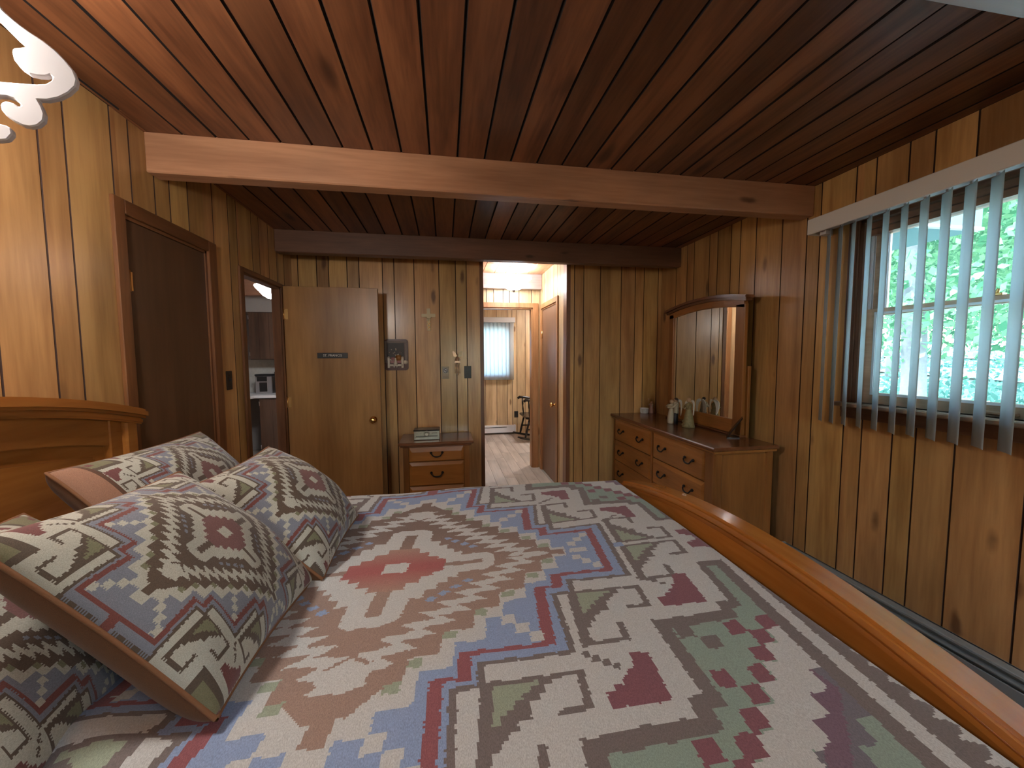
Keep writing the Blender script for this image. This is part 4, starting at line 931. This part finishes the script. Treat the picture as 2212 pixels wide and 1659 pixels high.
# ------------------------------------------------------------------ case furniture
def pull(parent, c, axis, w=.047):
    """drooping bail pull; axis = outward direction"""
    mb = MB(); x, y, z = c
    def P(s, out, dz): return (x-out, y+s, z+dz) if axis == '-x' else (x+s, y-out, z+dz)
    for s in (-w, w): mb.ball(P(s, .008, 0), .011, 10, 6)
    pts = [P(-w, .014, 0), P(-w*.86, .022, -.012), P(-w*.6, .024, -.026), P(-w*.2, .024, -.031), P(w*.2, .024, -.031), P(w*.6, .024, -.026), P(w*.86, .022, -.012), P(w, .014, 0)]
    mb.tube(pts, [.006, .005, .005, .006, .006, .005, .005, .006], 8); return mb.build('handle', 'black_iron', parent)
def drawer_front(name, parent, axis, face, a0, a1, z0, z1, mat, npull, top_bevel=.0, t=.02):
    """raised drawer front with chamfered rim"""
    P = (lambda a, z, d: (face-d, a, z)) if axis == '-x' else (lambda a, z, d: (a, face-d, z))
    c = .022; V = [P(a0, z0, 0), P(a1, z0, 0), P(a1, z1, 0), P(a0, z1, 0), P(a0, z0, t*.45), P(a1, z0, t*.45), P(a1, z1, t*.45), P(a0, z1, t*.45), P(a0+c, z0+c*.4, t), P(a1-c, z0+c*.4, t), P(a1-c, z1-c*(1+top_bevel), t), P(a0+c, z1-c*(1+top_bevel), t)]
    F = [(3, 2, 1, 0), (0, 1, 5, 4), (1, 2, 6, 5), (2, 3, 7, 6), (3, 0, 4, 7), (4, 5, 9, 8), (5, 6, 10, 9), (6, 7, 11, 10), (7, 4, 8, 11), (8, 9, 10, 11)]
    d = MB().add(V, F).build(name, mat, parent)
    for k in range(npull):
        a = a0+(a1-a0)*((k+.5)/npull if npull == 1 else (.235, .765)[k]); zc = (z0+z1)/2+.012
        pull(d, (face-t, a, zc) if axis == '-x' else (a, face-t, zc), axis)
    return d
# nightstand
ns = thing('nightstand', 'honey wood nightstand with brown top beside the passage', 'nightstand', (-.09, 3.5, 0))
box('top', (-.402, 3.290, .692), (.228, 3.70, .716), 'top_x', ns, .006); box('top_molding', (-.385, 3.306, .676), (.211, 3.69, .692), 'top_x', ns, .004)
box('body', (-.362, 3.345, .07), (.190, 3.685, .676), 'oak_z', ns)
for a in ((-.366, -.318), (.146, .194)): box('stile', (a[0], 3.330, 0), (a[1], 3.36, .676), 'oak_z', ns, .003)
for z0_, z1_, tb in ((.545, .672, 1.0), (.335, .537, .2), (.115, .327, .2)): drawer_front('drawer', ns, '-y', 3.344, -.316, .144, z0_, z1_, 'oak_x', 1, tb)
box('plinth', (-.35, 3.35, .02), (.18, 3.66, .07), 'oak_x', ns)
tb_ = thing('trinket_box', 'small pewter box with dark lid on the nightstand', 'box', (-.17, 3.44, .716))
box('body', (-.278, 3.40, .7165), (-.062, 3.53, .795), 'pewter', tb_, .003); box('drawer_front', (-.268, 3.396, .720), (-.072, 3.402, .744), 'pewter', tb_, .002); box('slot', (-.262, 3.3985, .747), (-.078, 3.4005, .752), 'black_plastic', tb_)
MB().lathe([(.024, 0), (.024, -.004), (.016, -.005), (.015, -.003), (.003, -.003)], (-.17, 3.400, .774), 20, 'y').build('medallion', 'pewter', tb_)
for x in (-.235, -.105): MB().tube([(x-.02, 3.398, .772), (x-.01, 3.396, .780), (x, 3.397, .770), (x+.01, 3.396, .780), (x+.02, 3.398, .774)], .003, 6).build('relief', 'pewter', tb_)
box('lid', (-.282, 3.396, .795), (-.058, 3.535, .804), 'black_lacquer', tb_, .003)
# dresser
dr = thing('dresser', 'long honey wood dresser with brown top under the arched mirror', 'dresser', (1.9, 2.94, 0))
DX, DY0, DY1, DT = 1.69, 2.20, 3.70, .85
box('top', (1.655, 2.155, DT-.026), (2.135, 3.715, DT), 'top', dr, .007); box('top_molding', (1.672, 2.172, DT-.045), (2.132, 3.71, DT-.026), 'oak', dr, .004)
box('body', (DX+.016, DY0+.004, .06), (2.125, DY1, DT-.045), 'oak_z', dr)
for a in ((DY0, DY0+.085), (2.948, 2.975), (DY1-.02, DY1)): box('stile', (DX, a[0], .0), (DX+.03, a[1], DT-.045), 'oak_z', dr, .003)
box('corner_post', (DX+.002, DY0-.008, 0), (DX+.06, DY0+.03, DT-.045), 'oak_z', dr, .006); box('corner_post', (2.07, DY0-.008, 0), (2.126, DY0+.03, DT-.045), 'oak_z', dr, .006)
box('end_panel', (DX+.05, DY0-.001, .10), (2.075, DY0+.005, DT-.06), 'oak_z', dr)
for z0_, z1_ in ((.592, .800), (.384, .586), (.176, .378)):
    drawer_front('drawer', dr, '-x', DX+.016, 2.288, 2.945, z0_, z1_, 'oak', 2, .3); drawer_front('drawer', dr, '-x', DX+.016, 2.978, 3.678, z0_, z1_, 'oak', 2, .3)
box('plinth', (DX+.02, DY0+.02, .0), (2.12, DY1, .06), 'oak', dr)
# mirror
mi = thing('dresser_mirror', 'arched wood framed mirror standing on the dresser', 'mirror', (2.09, 2.88, DT))
mtop = lambda y: 1.858+.040*(1-((y-2.88)/.46)**2)
MX0, MX1 = 2.062, 2.092
def m_arch(name, x0, x1, ya, yb, lo, hi, mat='oak', bevel=.004): return arch_strip(name, x0, x1, ya, yb, lo, hi, mat, 22, mi, bevel)
m_arch('cornice', 2.030, 2.10, 2.375, 3.385, lambda y: mtop(y)-.022, mtop, 'top'); m_arch('cornice_molding', 2.045, 2.097, 2.39, 3.37, lambda y: mtop(y)-.042, lambda y: mtop(y)-.021, 'top')
m_arch('top_rail', MX0, MX1, 2.42, 3.34, lambda y: mtop(y)-.093, lambda y: mtop(y)-.041, 'oak')
for a, b in ((2.415, 2.505), (3.275, 3.345)): box('stile', (MX0, a, DT), (MX1, b, mtop(a)-.06), 'oak_z', mi, .004)
box('bottom_rail', (MX0, 2.505, DT+.015), (MX1, 3.275, .968), 'oak', mi, .004); box('base_shelf', (2.05, 2.405, DT), (2.115, 3.355, DT+.016), 'top', mi, .003)
box('support_post', (2.094, 2.400, DT), (2.118, 2.44, 1.36), 'oak_z', mi, .003); box('support_post', (2.094, 3.32, DT), (2.118, 3.36, 1.36), 'oak_z', mi, .003)
arch_strip('mirror_glass', 2.073, 2.080, 2.49, 3.29, lambda y: .955, lambda y: mtop(y)-.080, 'mirror', 22, mi, 0)
arch_strip('back_panel', 2.0805, 2.0915, 2.49, 3.29, lambda y: .955, lambda y: mtop(y)-.080, 'groove', 22, mi, 0)
# ornaments on the dresser
rk = thing('ramekin', 'white ribbed ceramic ramekin at the left end of the dresser', 'dish', (2.0, 3.665, DT))
prof = [(.030, .0), (.036, .002), (.038, .012), (.040, .042), (.043, .046), (.043, .052), (.039, .052), (.036, .045), (.034, .01), (.0, .008)]
MB().lathe(prof, (2.0, 3.66, DT), 28, cap=False).build('bowl', 'ceramic', rk)
for k in range(28):
    a = 2*math.pi*k/28; x, y = 2.0+.0385*math.cos(a), 3.66+.0385*math.sin(a)
    if k % 2 == 0: MB().tube([(x, y, DT+.006), (2.0+.0405*math.cos(a), 3.66+.0405*math.sin(a), DT+.042)], .0016, 5).build('rib', 'ceramic', rk)
def figure(name, label, c, prof, mat, head, hr, hairc, skin='skin'):
    t = thing(name, label, 'figurine', (c[0], c[1], DT))
    MB().lathe(prof, (c[0], c[1], DT), 18).build('dress', mat, t)
    h = MB().ball((c[0]+head[0], c[1]+head[1], DT+head[2]), (hr, hr, hr*1.15), 12, 8).build('head', skin, t)
    MB().ball((c[0]+head[0]*1.0+hr*.25, c[1]+head[1]+hr*.15, DT+head[2]+hr*.28), (hr*1.02, hr*1.05, hr*1.05), 12, 8).build('hair', hairc, t)
    return t
def wing(parent, o, ax, out, h, w, mat='wing', up=.0, curl=0.):
    """feather wing blade hanging from o along -z, widening along ax, thickness along out"""
    ax = Vector(ax).normalized(); out = Vector(out).normalized(); pts = [(0, .16), (.25, .19), (.55, .17), (.8, .10), (.98, -.05), (1.0, -.25), (.95, -.50), (.85, -.75), (.70, -.92), (.60, -1.0), (.52, -.94), (.55, -.72), (.55, -.45), (.45, -.18), (.25, -.02), (.0, .02)]
    O = Vector(o)
    MB().poly(pts, lambda a, b, d: tuple(O+ax*(a*w+curl*b*b*w)+out*(d-.02*a*a)+Vector((0, 0, b*h+.0))), -.004, .004).build('wing', mat, parent, .0015, 1)
# angel
ca = (1.955, 2.86)
an = figure('angel_figurine', 'olive dressed angel figurine with white wings near the mirror on the dresser', ca, [(.046, 0), (.050, .004), (.047, .016), (.040, .05), (.031, .10), (.024, .135), (.020, .150), (.024, .165), (.027, .180), (.022, .192), (.009, .198), (.008, .206)], 'moss', (-.004, .0, .220), .0155, 'skin')
for s in (1, -1):
    MB().tube([(ca[0]-.004, ca[1]+s*.024, DT+.186), (ca[0]-.022, ca[1]+s*.034, DT+.158), (ca[0]-.030, ca[1]+s*.010, DT+.150)], [.008, .007, .006], 8).build('arm', 'moss', an)
wing(an, (ca[0]+.018, ca[1]-.008, DT+.205), (.12, -1, 0), (1, .1, 0), .105, .052, curl=.0); wing(an, (ca[0]+.018, ca[1]+.008, DT+.205), (.12, 1, 0), (1, -.1, 0), .095, .046)
for q, (a, z) in enumerate(((2.6, .020), (3.4, .030), (4.2, .018), (3.0, .05))): MB().ball((ca[0]+.046*math.cos(a), ca[1]+.046*math.sin(a), DT+z), .008, 8, 6).build('rose', 'moss', an)
# embracing couple with wings
cc = (1.935, 3.03)
cp = thing('couple_figurine', 'figurine of two embracing people, one in dark trousers, with pale wings', 'figurine', (cc[0], cc[1], DT))
w_c = (cc[0]-.012, cc[1]+.024); m_c = (cc[0]+.006, cc[1]-.016)
MB().lathe([(.026, 0), (.031, .004), (.033, .03), (.032, .06), (.027, .095), (.020, .125), (.021, .15), (.018, .165), (.007, .172)], (w_c[0], w_c[1], DT), 16).build('gown', 'ivory', cp)
for s in (1, -1): MB().tube([(m_c[0]+s*.009, m_c[1]+s*.006, DT), (m_c[0]+s*.009, m_c[1]+s*.005, DT+.05), (m_c[0]+s*.006, m_c[1]+s*.003, DT+.10)], [.013, .0125, .014], 10).build('trouser_leg', 'navy', cp)
MB().lathe([(.018, .092), (.021, .098), (.020, .12), (.022, .15), (.025, .172), (.020, .186), (.008, .191)], (m_c[0], m_c[1], DT), 16).build('shirt', 'ivory', cp)
MB().ball((w_c[0]+.002, w_c[1]-.006, DT+.186), (.0145, .0145, .017), 12, 8).build('head', 'skin', cp); MB().ball((w_c[0]-.003, w_c[1]-.001, DT+.190), (.0155, .0155, .017), 12, 8).build('hair', 'skin', cp)
MB().ball((m_c[0]-.004, m_c[1]+.006, DT+.205), (.0145, .0145, .017), 12, 8).build('head', 'skin', cp); MB().ball((m_c[0], m_c[1]+.004, DT+.212), (.0158, .0162, .0145), 12, 8).build('hair', 'hair', cp)
MB().tube([(m_c[0]-.004, m_c[1]-.020, DT+.178), (m_c[0]-.030, m_c[1]-.010, DT+.150), (w_c[0]-.032, w_c[1]-.004, DT+.140), (w_c[0]-.022, w_c[1]+.026, DT+.145)], [.011, .010, .010, .008], 10).build('arm', 'ivory', cp)
MB().tube([(w_c[0]-.012, w_c[1]+.018, DT+.160), (w_c[0]-.036, w_c[1]+.014, DT+.148), (m_c[0]-.026, m_c[1]+.006, DT+.168)], [.010, .010, .008], 10).build('arm', 'ivory', cp)
wing(cp, (m_c[0]+.020, m_c[1]-.004, DT+.190), (.5, -.85, 0), (.85, .5, 0), .12, .040); wing(cp, (m_c[0]+.022, m_c[1]+.010, DT+.19), (.8, .5, 0), (.5, -.8, 0), .12, .040)
# little pink angel
cg = (2.075, 3.655)
ga = figure('angel_figurine', 'tiny pink dressed angel figurine beside the white ramekin', cg, [(.024, 0), (.026, .003), (.022, .03), (.017, .06), (.013, .075), (.015, .085), (.010, .092), (.004, .095)], 'pink', (0, 0, .106), .0115, 'skin')
wing(ga, (cg[0]+.010, cg[1]-.004, DT+.093), (.1, -1, 0), (1, 0, 0), .035, .026, 'ivory'); wing(ga, (cg[0]+.010, cg[1]+.004, DT+.093), (.1, 1, 0), (1, 0, 0), .035, .026, 'ivory')
MB().tube([(cg[0]-.010, cg[1]+.012, DT+.085), (cg[0]-.022, cg[1]+.016, DT+.078), (cg[0]-.022, cg[1]+.003, DT+.080)], [.005, .0045, .004], 8).build('arm', 'pink', ga)
MB().tube([(cg[0]-.02, cg[1]+.012, DT+.085), (cg[0]-.022, cg[1]+.018, DT+.12), (cg[0]-.02, cg[1]+.020, DT+.135)], .0012, 5).ball((cg[0]-.02, cg[1]+.020, DT+.14), (.007, .007, .009), 8, 6).build('balloon', 'skin', ga)
# folding frame seen edge-on
pf = thing('photo_frame', 'thin black easel photo frame seen edge-on at the right end of the dresser', 'frame', (2.02, 2.44, DT))
def slab(a, b, w, t, mat, nm):
    """thin board spanned from a to b (centre line) with width vector w"""
    a, b, w = Vector(a), Vector(b), Vector(w); nrm = (b-a).cross(w).normalized()*t/2
    V = [a-w-nrm, a+w-nrm, b+w-nrm, b-w-nrm, a-w+nrm, a+w+nrm, b+w+nrm, b-w+nrm]
    return MB().add(V, [(0, 3, 2, 1), (4, 5, 6, 7), (0, 1, 5, 4), (1, 2, 6, 5), (2, 3, 7, 6), (3, 0, 4, 7)]).build(nm, mat, pf)
slab((1.985, 2.455, DT+.006), (2.055, 2.395, DT+.150), (.040, .049, 0), .006, 'black_lacquer', 'frame')
slab((1.988, 2.452, DT+.004), (2.06, 2.425, DT+.004), (.034, .042, 0), .006, 'black_lacquer', 'foot')

# ------------------------------------------------------------------ things on the far wall
cr = thing('wall_cross', 'pale gilt cross with a twined relief on the far wall', 'cross', (-.15, YB, 1.78))
def cross_outline(): return [(-.018, 1.882), (.014, 1.884), (.014, 1.835), (.060, 1.835), (.060, 1.803), (.018, 1.803), (.014, 1.795), (.016, 1.678), (-.018, 1.678), (-.018, 1.795), (-.022, 1.803), (-.066, 1.803), (-.066, 1.832), (-.018, 1.834)]
MB().poly([(a-.145, b) for a, b in cross_outline()], lambda a, b, d: (a, YB-d, b), .001, .016).build('body', 'gilt', cr, .003)
for s in (1, -1):
    pts = [(-.146+s*.012*math.sin(k*.75+.3), YB-.018, 1.772-.0078*k) for k in range(12)]
    MB().tube(pts, .0028, 6).build('twined_relief', 'brass_dull', cr)
MB().ball((-.146, YB-.018, 1.785), (.007, .005, .009), 10, 8).build('relief_head', 'gilt', cr)
MB().tube([(-.172, YB-.017, 1.806), (-.146, YB-.019, 1.775), (-.120, YB-.017, 1.806)], .003, 6).build('relief_arms', 'gilt', cr)
# plaque with bench and dolls
pq = thing('wall_plaque', 'dark plaque with flowers and a little cream bench on the far wall', 'plaque', (-.443, YB, 1.45))
def rrect(x0, x1, z0, z1, r, n=5):
    o = []
    for cx, cz, a0 in ((x1-r, z1-r, 0), (x0+r, z1-r, 90), (x0+r, z0+r, 180), (x1-r, z0+r, 270)):
        for k in range(n+1):
            a = math.radians(a0+90*k/n); o.append((cx+r*math.cos(a), cz+r*math.sin(a)))
    return o
fY = lambda a, b, d: (a, YB-d, b)
MB().poly(rrect(-.548, -.338, 1.312, 1.600, .026), fY, .0, .014).build('board', 'mahogany', pq, .002)
MB().poly(rrect(-.525, -.372, 1.40, 1.565, .004), fY, .013, .0165).build('painted_panel', 'slate', pq)
for a, b in (((-.545, 1.567), (-.352, 1.583)), ((-.366, 1.40), (-.350, 1.567)), ((-.545, 1.40), (-.529, 1.567))): box('border', (a[0], YB-.017, a[1]), (b[0], YB-.012, b[1]), 'grey_wood', pq)
for k in range(15):
    a = rnd.uniform(0, 6.3); r = rnd.uniform(.005, .05); MB().ball((-.452+r*math.cos(a)*1.1, YB-.02, 1.475+r*math.sin(a)*.9), (.0055, .003, .0055), 8, 5).build('flower', 'cream' if k % 3 else 'grey_wood', pq)
MB().lathe([(.012, 0), (.026, .006), (.030, .03), (.024, .05), (.0, .05)], (-.425, YB-.016, 1.402), 12).build('basket', 'oak', pq)
MB().lathe([(.010, 0), (.018, .006), (.020, .025), (.0, .03)], (-.475, YB-.016, 1.405), 12).build('pot', 'rose', pq)
for x in (-.512, -.390):
    MB().box((x-.011, YB-.030, 1.335), (x+.011, YB-.016, 1.425), .003).lathe([(.013, 0), (.014, .006), (.010, .014), (.003, .018)], (x, YB-.023, 1.423), 12).build('bench_post', 'cream', pq)
box('bench_rail', (-.50, YB-.027, 1.404), (-.40, YB-.018, 1.418), 'cream', pq, .002); box('bench_rail', (-.51, YB-.030, 1.352), (-.385, YB-.017, 1.370), 'cream', pq, .002)
for x in (-.480, -.420): MB().poly([(x-.022, 1.402), (x+.022, 1.402), (x+.016, 1.380), (x-.014, 1.380)], fY, .019, .023).build('bunting', 'rose', pq)
MB().lathe([(.020, 0), (.017, .02), (.009, .045), (.005, .05)], (-.451, YB-.030, 1.362), 12).build('doll_dress', 'cream', pq); MB().ball((-.451, YB-.030, 1.418), (.011, .010, .012), 10, 8).build('doll_head', 'cream', pq)
for s in (-.012, .012): MB().ball((-.451+s, YB-.032, 1.345), (.008, .007, .005), 8, 6).build('doll_foot', 'ceramic', pq)
MB().lathe([(.004, -.006), (.016, -.004), (.022, .004), (.022, .012), (.012, .016), (.0, .017)], (-.362, YB-.018, 1.388), 12, 'y').build('side_ornament', 'cream', pq); MB().lathe([(.003, -.01), (.012, -.006), (.015, .004), (.0, .008)], (-.535, YB-.018, 1.39), 10, 'y').build('side_ornament', 'grey_wood', pq)
# no-smoking plate
nsx = thing('no_smoking_plate', 'small tan plate with a crossed circle symbol on the far wall', 'sign', (0, YB, 1.285))
box('plate', (-.033, YB-.006, 1.228), (.032, YB+.0, 1.343), 'ivory', nsx, .002)
def ring(name, cx, cz, r0, r1, mat, parent, y, n=28):
    V = []; F = []
    for k in range(n):
        a = 2*math.pi*k/n; V += [(cx+r0*math.cos(a), y, cz+r0*math.sin(a)), (cx+r1*math.cos(a), y, cz+r1*math.sin(a))]
    for k in range(n): F.append((2*k, 2*k+1, (2*k+3) % (2*n), (2*k+2) % (2*n)))
    o = MB().add(V, F).build(name, mat, parent); m_ = o.modifiers.new('s', 'SOLIDIFY'); m_.thickness = .0008; return o
MB().lathe([(.025, 0), (.025, -.0006), (.0, -.0006)], (-.0005, YB-.006, 1.304), 24, 'y').build('symbol_disc', 'white_paint', nsx)
ring('symbol_ring', -.0005, 1.304, .017, .022, 'black_plastic', nsx, YB-.0072)
MB().poly([(-.0145, 1.315), (-.0115, 1.3185), (.0135, 1.293), (.0105, 1.2895)], fY, .0068, .0076).build('symbol_bar', 'black_plastic', nsx)
MB().poly([(-.013, 1.302), (.012, 1.302), (.012, 1.306), (-.013, 1.306)], fY, .0066, .0070).build('symbol_cigarette', 'black_plastic', nsx)
for z in (1.264, 1.250, 1.240): box('print_line', (-.024, YB-.0066, z-.0012), (.023, YB-.0058, z+.0012), 'grey_wood', nsx)
# fairy wind chime
wc = thing('wind_chime', 'rose copper fairy wind chime hanging on the far wall', 'wind chime', (.113, YB, 1.42))
cx = .113
MB().lathe([(.018, 0), (.016, .012), (.010, .03), (.006, .04)], (cx, YB-.016, 1.395), 12).build('skirt', 'copper', wc); MB().ball((cx, YB-.018, 1.452), (.0085, .008, .009), 10, 8).build('head', 'copper', wc)
MB().tube([(cx-.006, YB-.018, 1.43), (cx-.022, YB-.02, 1.418), (cx-.026, YB-.02, 1.40)], .003, 6).build('arm', 'copper', wc); MB().tube([(cx+.006, YB-.018, 1.43), (cx+.02, YB-.02, 1.418), (cx+.024, YB-.02, 1.402)], .003, 6).build('arm', 'copper', wc)
for s in (1, -1):
    MB().poly([(cx+s*a, 1.44+b) for a, b in [(.004, 0), (.016, .03), (.032, .046), (.044, .05), (.046, .036), (.040, .018), (.036, .0), (.024, -.006), (.012, -.004)]], fY, .010, .013).build('wing', 'gilt' if s > 0 else 'copper', wc)
MB().tube([(cx, YB-.016, 1.461), (cx, YB-.012, 1.50), (cx, YB-.002, 1.505)], .0012, 5).build('hanger', 'copper', wc)
for k, (x, l) in enumerate(((cx-.022, .095), (cx-.007, .105), (cx+.006, .118), (cx+.020, .10))): MB().tube([(x, YB-.018, 1.376), (x, YB-.018, 1.376-l)], .0026, 6).build('chime_rod', 'brass_dull', wc)
MB().poly([(cx-.03, 1.378), (cx+.028, 1.378), (cx+.02, 1.396), (cx-.02, 1.396)], fY, .010, .022).build('chime_bar', 'copper', wc)

# ------------------------------------------------------------------ scrollwork lamp at the upper left
sl = thing('scroll_lamp', 'white scrollwork arm of the lit ceiling lamp at the upper left', 'lamp', (-.95, .84, ZC))
HUB = Vector((-.95, .84, 2.05)); E_ = Vector((.95, .31, 0)).normalized(); Nn = Vector((-E_.y, E_.x, 0))
def px_plane(x, y, d=0.):
    ray = r_*((x-1106)/F_PX)-u_*((y-829.5)/F_PX)+f_
    O = Vector((0, 0, 1.43)); tt = (HUB-O).dot(Nn)/ray.dot(Nn); p = O+ray*tt; return (p-HUB).dot(E_), p.z-HUB.z
SC = [(-330, -260), (-250, -140), (0, 60), (60, 140), (150, 220), (250, 300), (350, 370), (480, 455), (600, 550), (700, 650), (790, 760), (830, 860), (815, 930), (740, 1000), (640, 1050), (520, 1075), (420, 1070), (460, 1140), (490, 1220), (480, 1290), (420, 1340), (340, 1355), (260, 1340), (160, 1290), (90, 1240), (40, 1180), (25, 1120), (60, 1085), (120, 1090), (170, 1110), (220, 1145), (245, 1135), (230, 1110), (170, 1060), (90, 1035), (0, 1030), (-70, 1050), (-110, 1120), (-90, 1220), (0, 1318), (90, 1340), (140, 1370), (155, 1430), (100, 1490), (0, 1500), (-120, 1480), (-230, 1380), (-290, 1200), (-280, 1000), (-200, 900), (-100, 880), (0, 880), (200, 895), (400, 910), (500, 905), (560, 870), (575, 835), (545, 810), (500, 825), (420, 820), (330, 800), (240, 740), (170, 650), (150, 570), (160, 530), (230, 525), (300, 515), (200, 430), (100, 330), (0, 230), (-150, 110), (-330, -60)]
P2 = [px_plane(a/4.879, b/4.879) for a, b in SC]
MB().poly(P2, lambda a, b, d: tuple(HUB+E_*a+Vector((0, 0, b))+Nn*d), -.007, .007).build('scroll_arm', 'white_metal', sl, .002, 1)
a0, b0 = P2[0]
for ang in (0,):
    pass
MB().lathe([(.055, 0), (.06, -.012), (.02, -.03), (.012, -.034), (.012, -.25), (.035, -.26), (.045, -.30), (.02, -.34)], (HUB.x, HUB.y, ZC), 20).build('stem', 'white_metal', sl)
tip = HUB+E_*((P2[0][0]+P2[-1][0])/2)+Vector((0, 0, (P2[0][1]+P2[-1][1])/2))
MB().tube([tuple(Vector((HUB.x, HUB.y, ZC-.30))), tuple((tip+Vector((HUB.x, HUB.y, ZC-.28)))/2), tuple(tip)], [.014, .012, .010], 8).build('arm_stub', 'white_metal', sl)
MB().lathe([(.03, .085), (.05, .08), (.078, .05), (.09, 0), (.078, -.05), (.045, -.082), (.0, -.09)], (HUB.x, HUB.y, 2.02), 24).build('globe', 'bulb', sl)
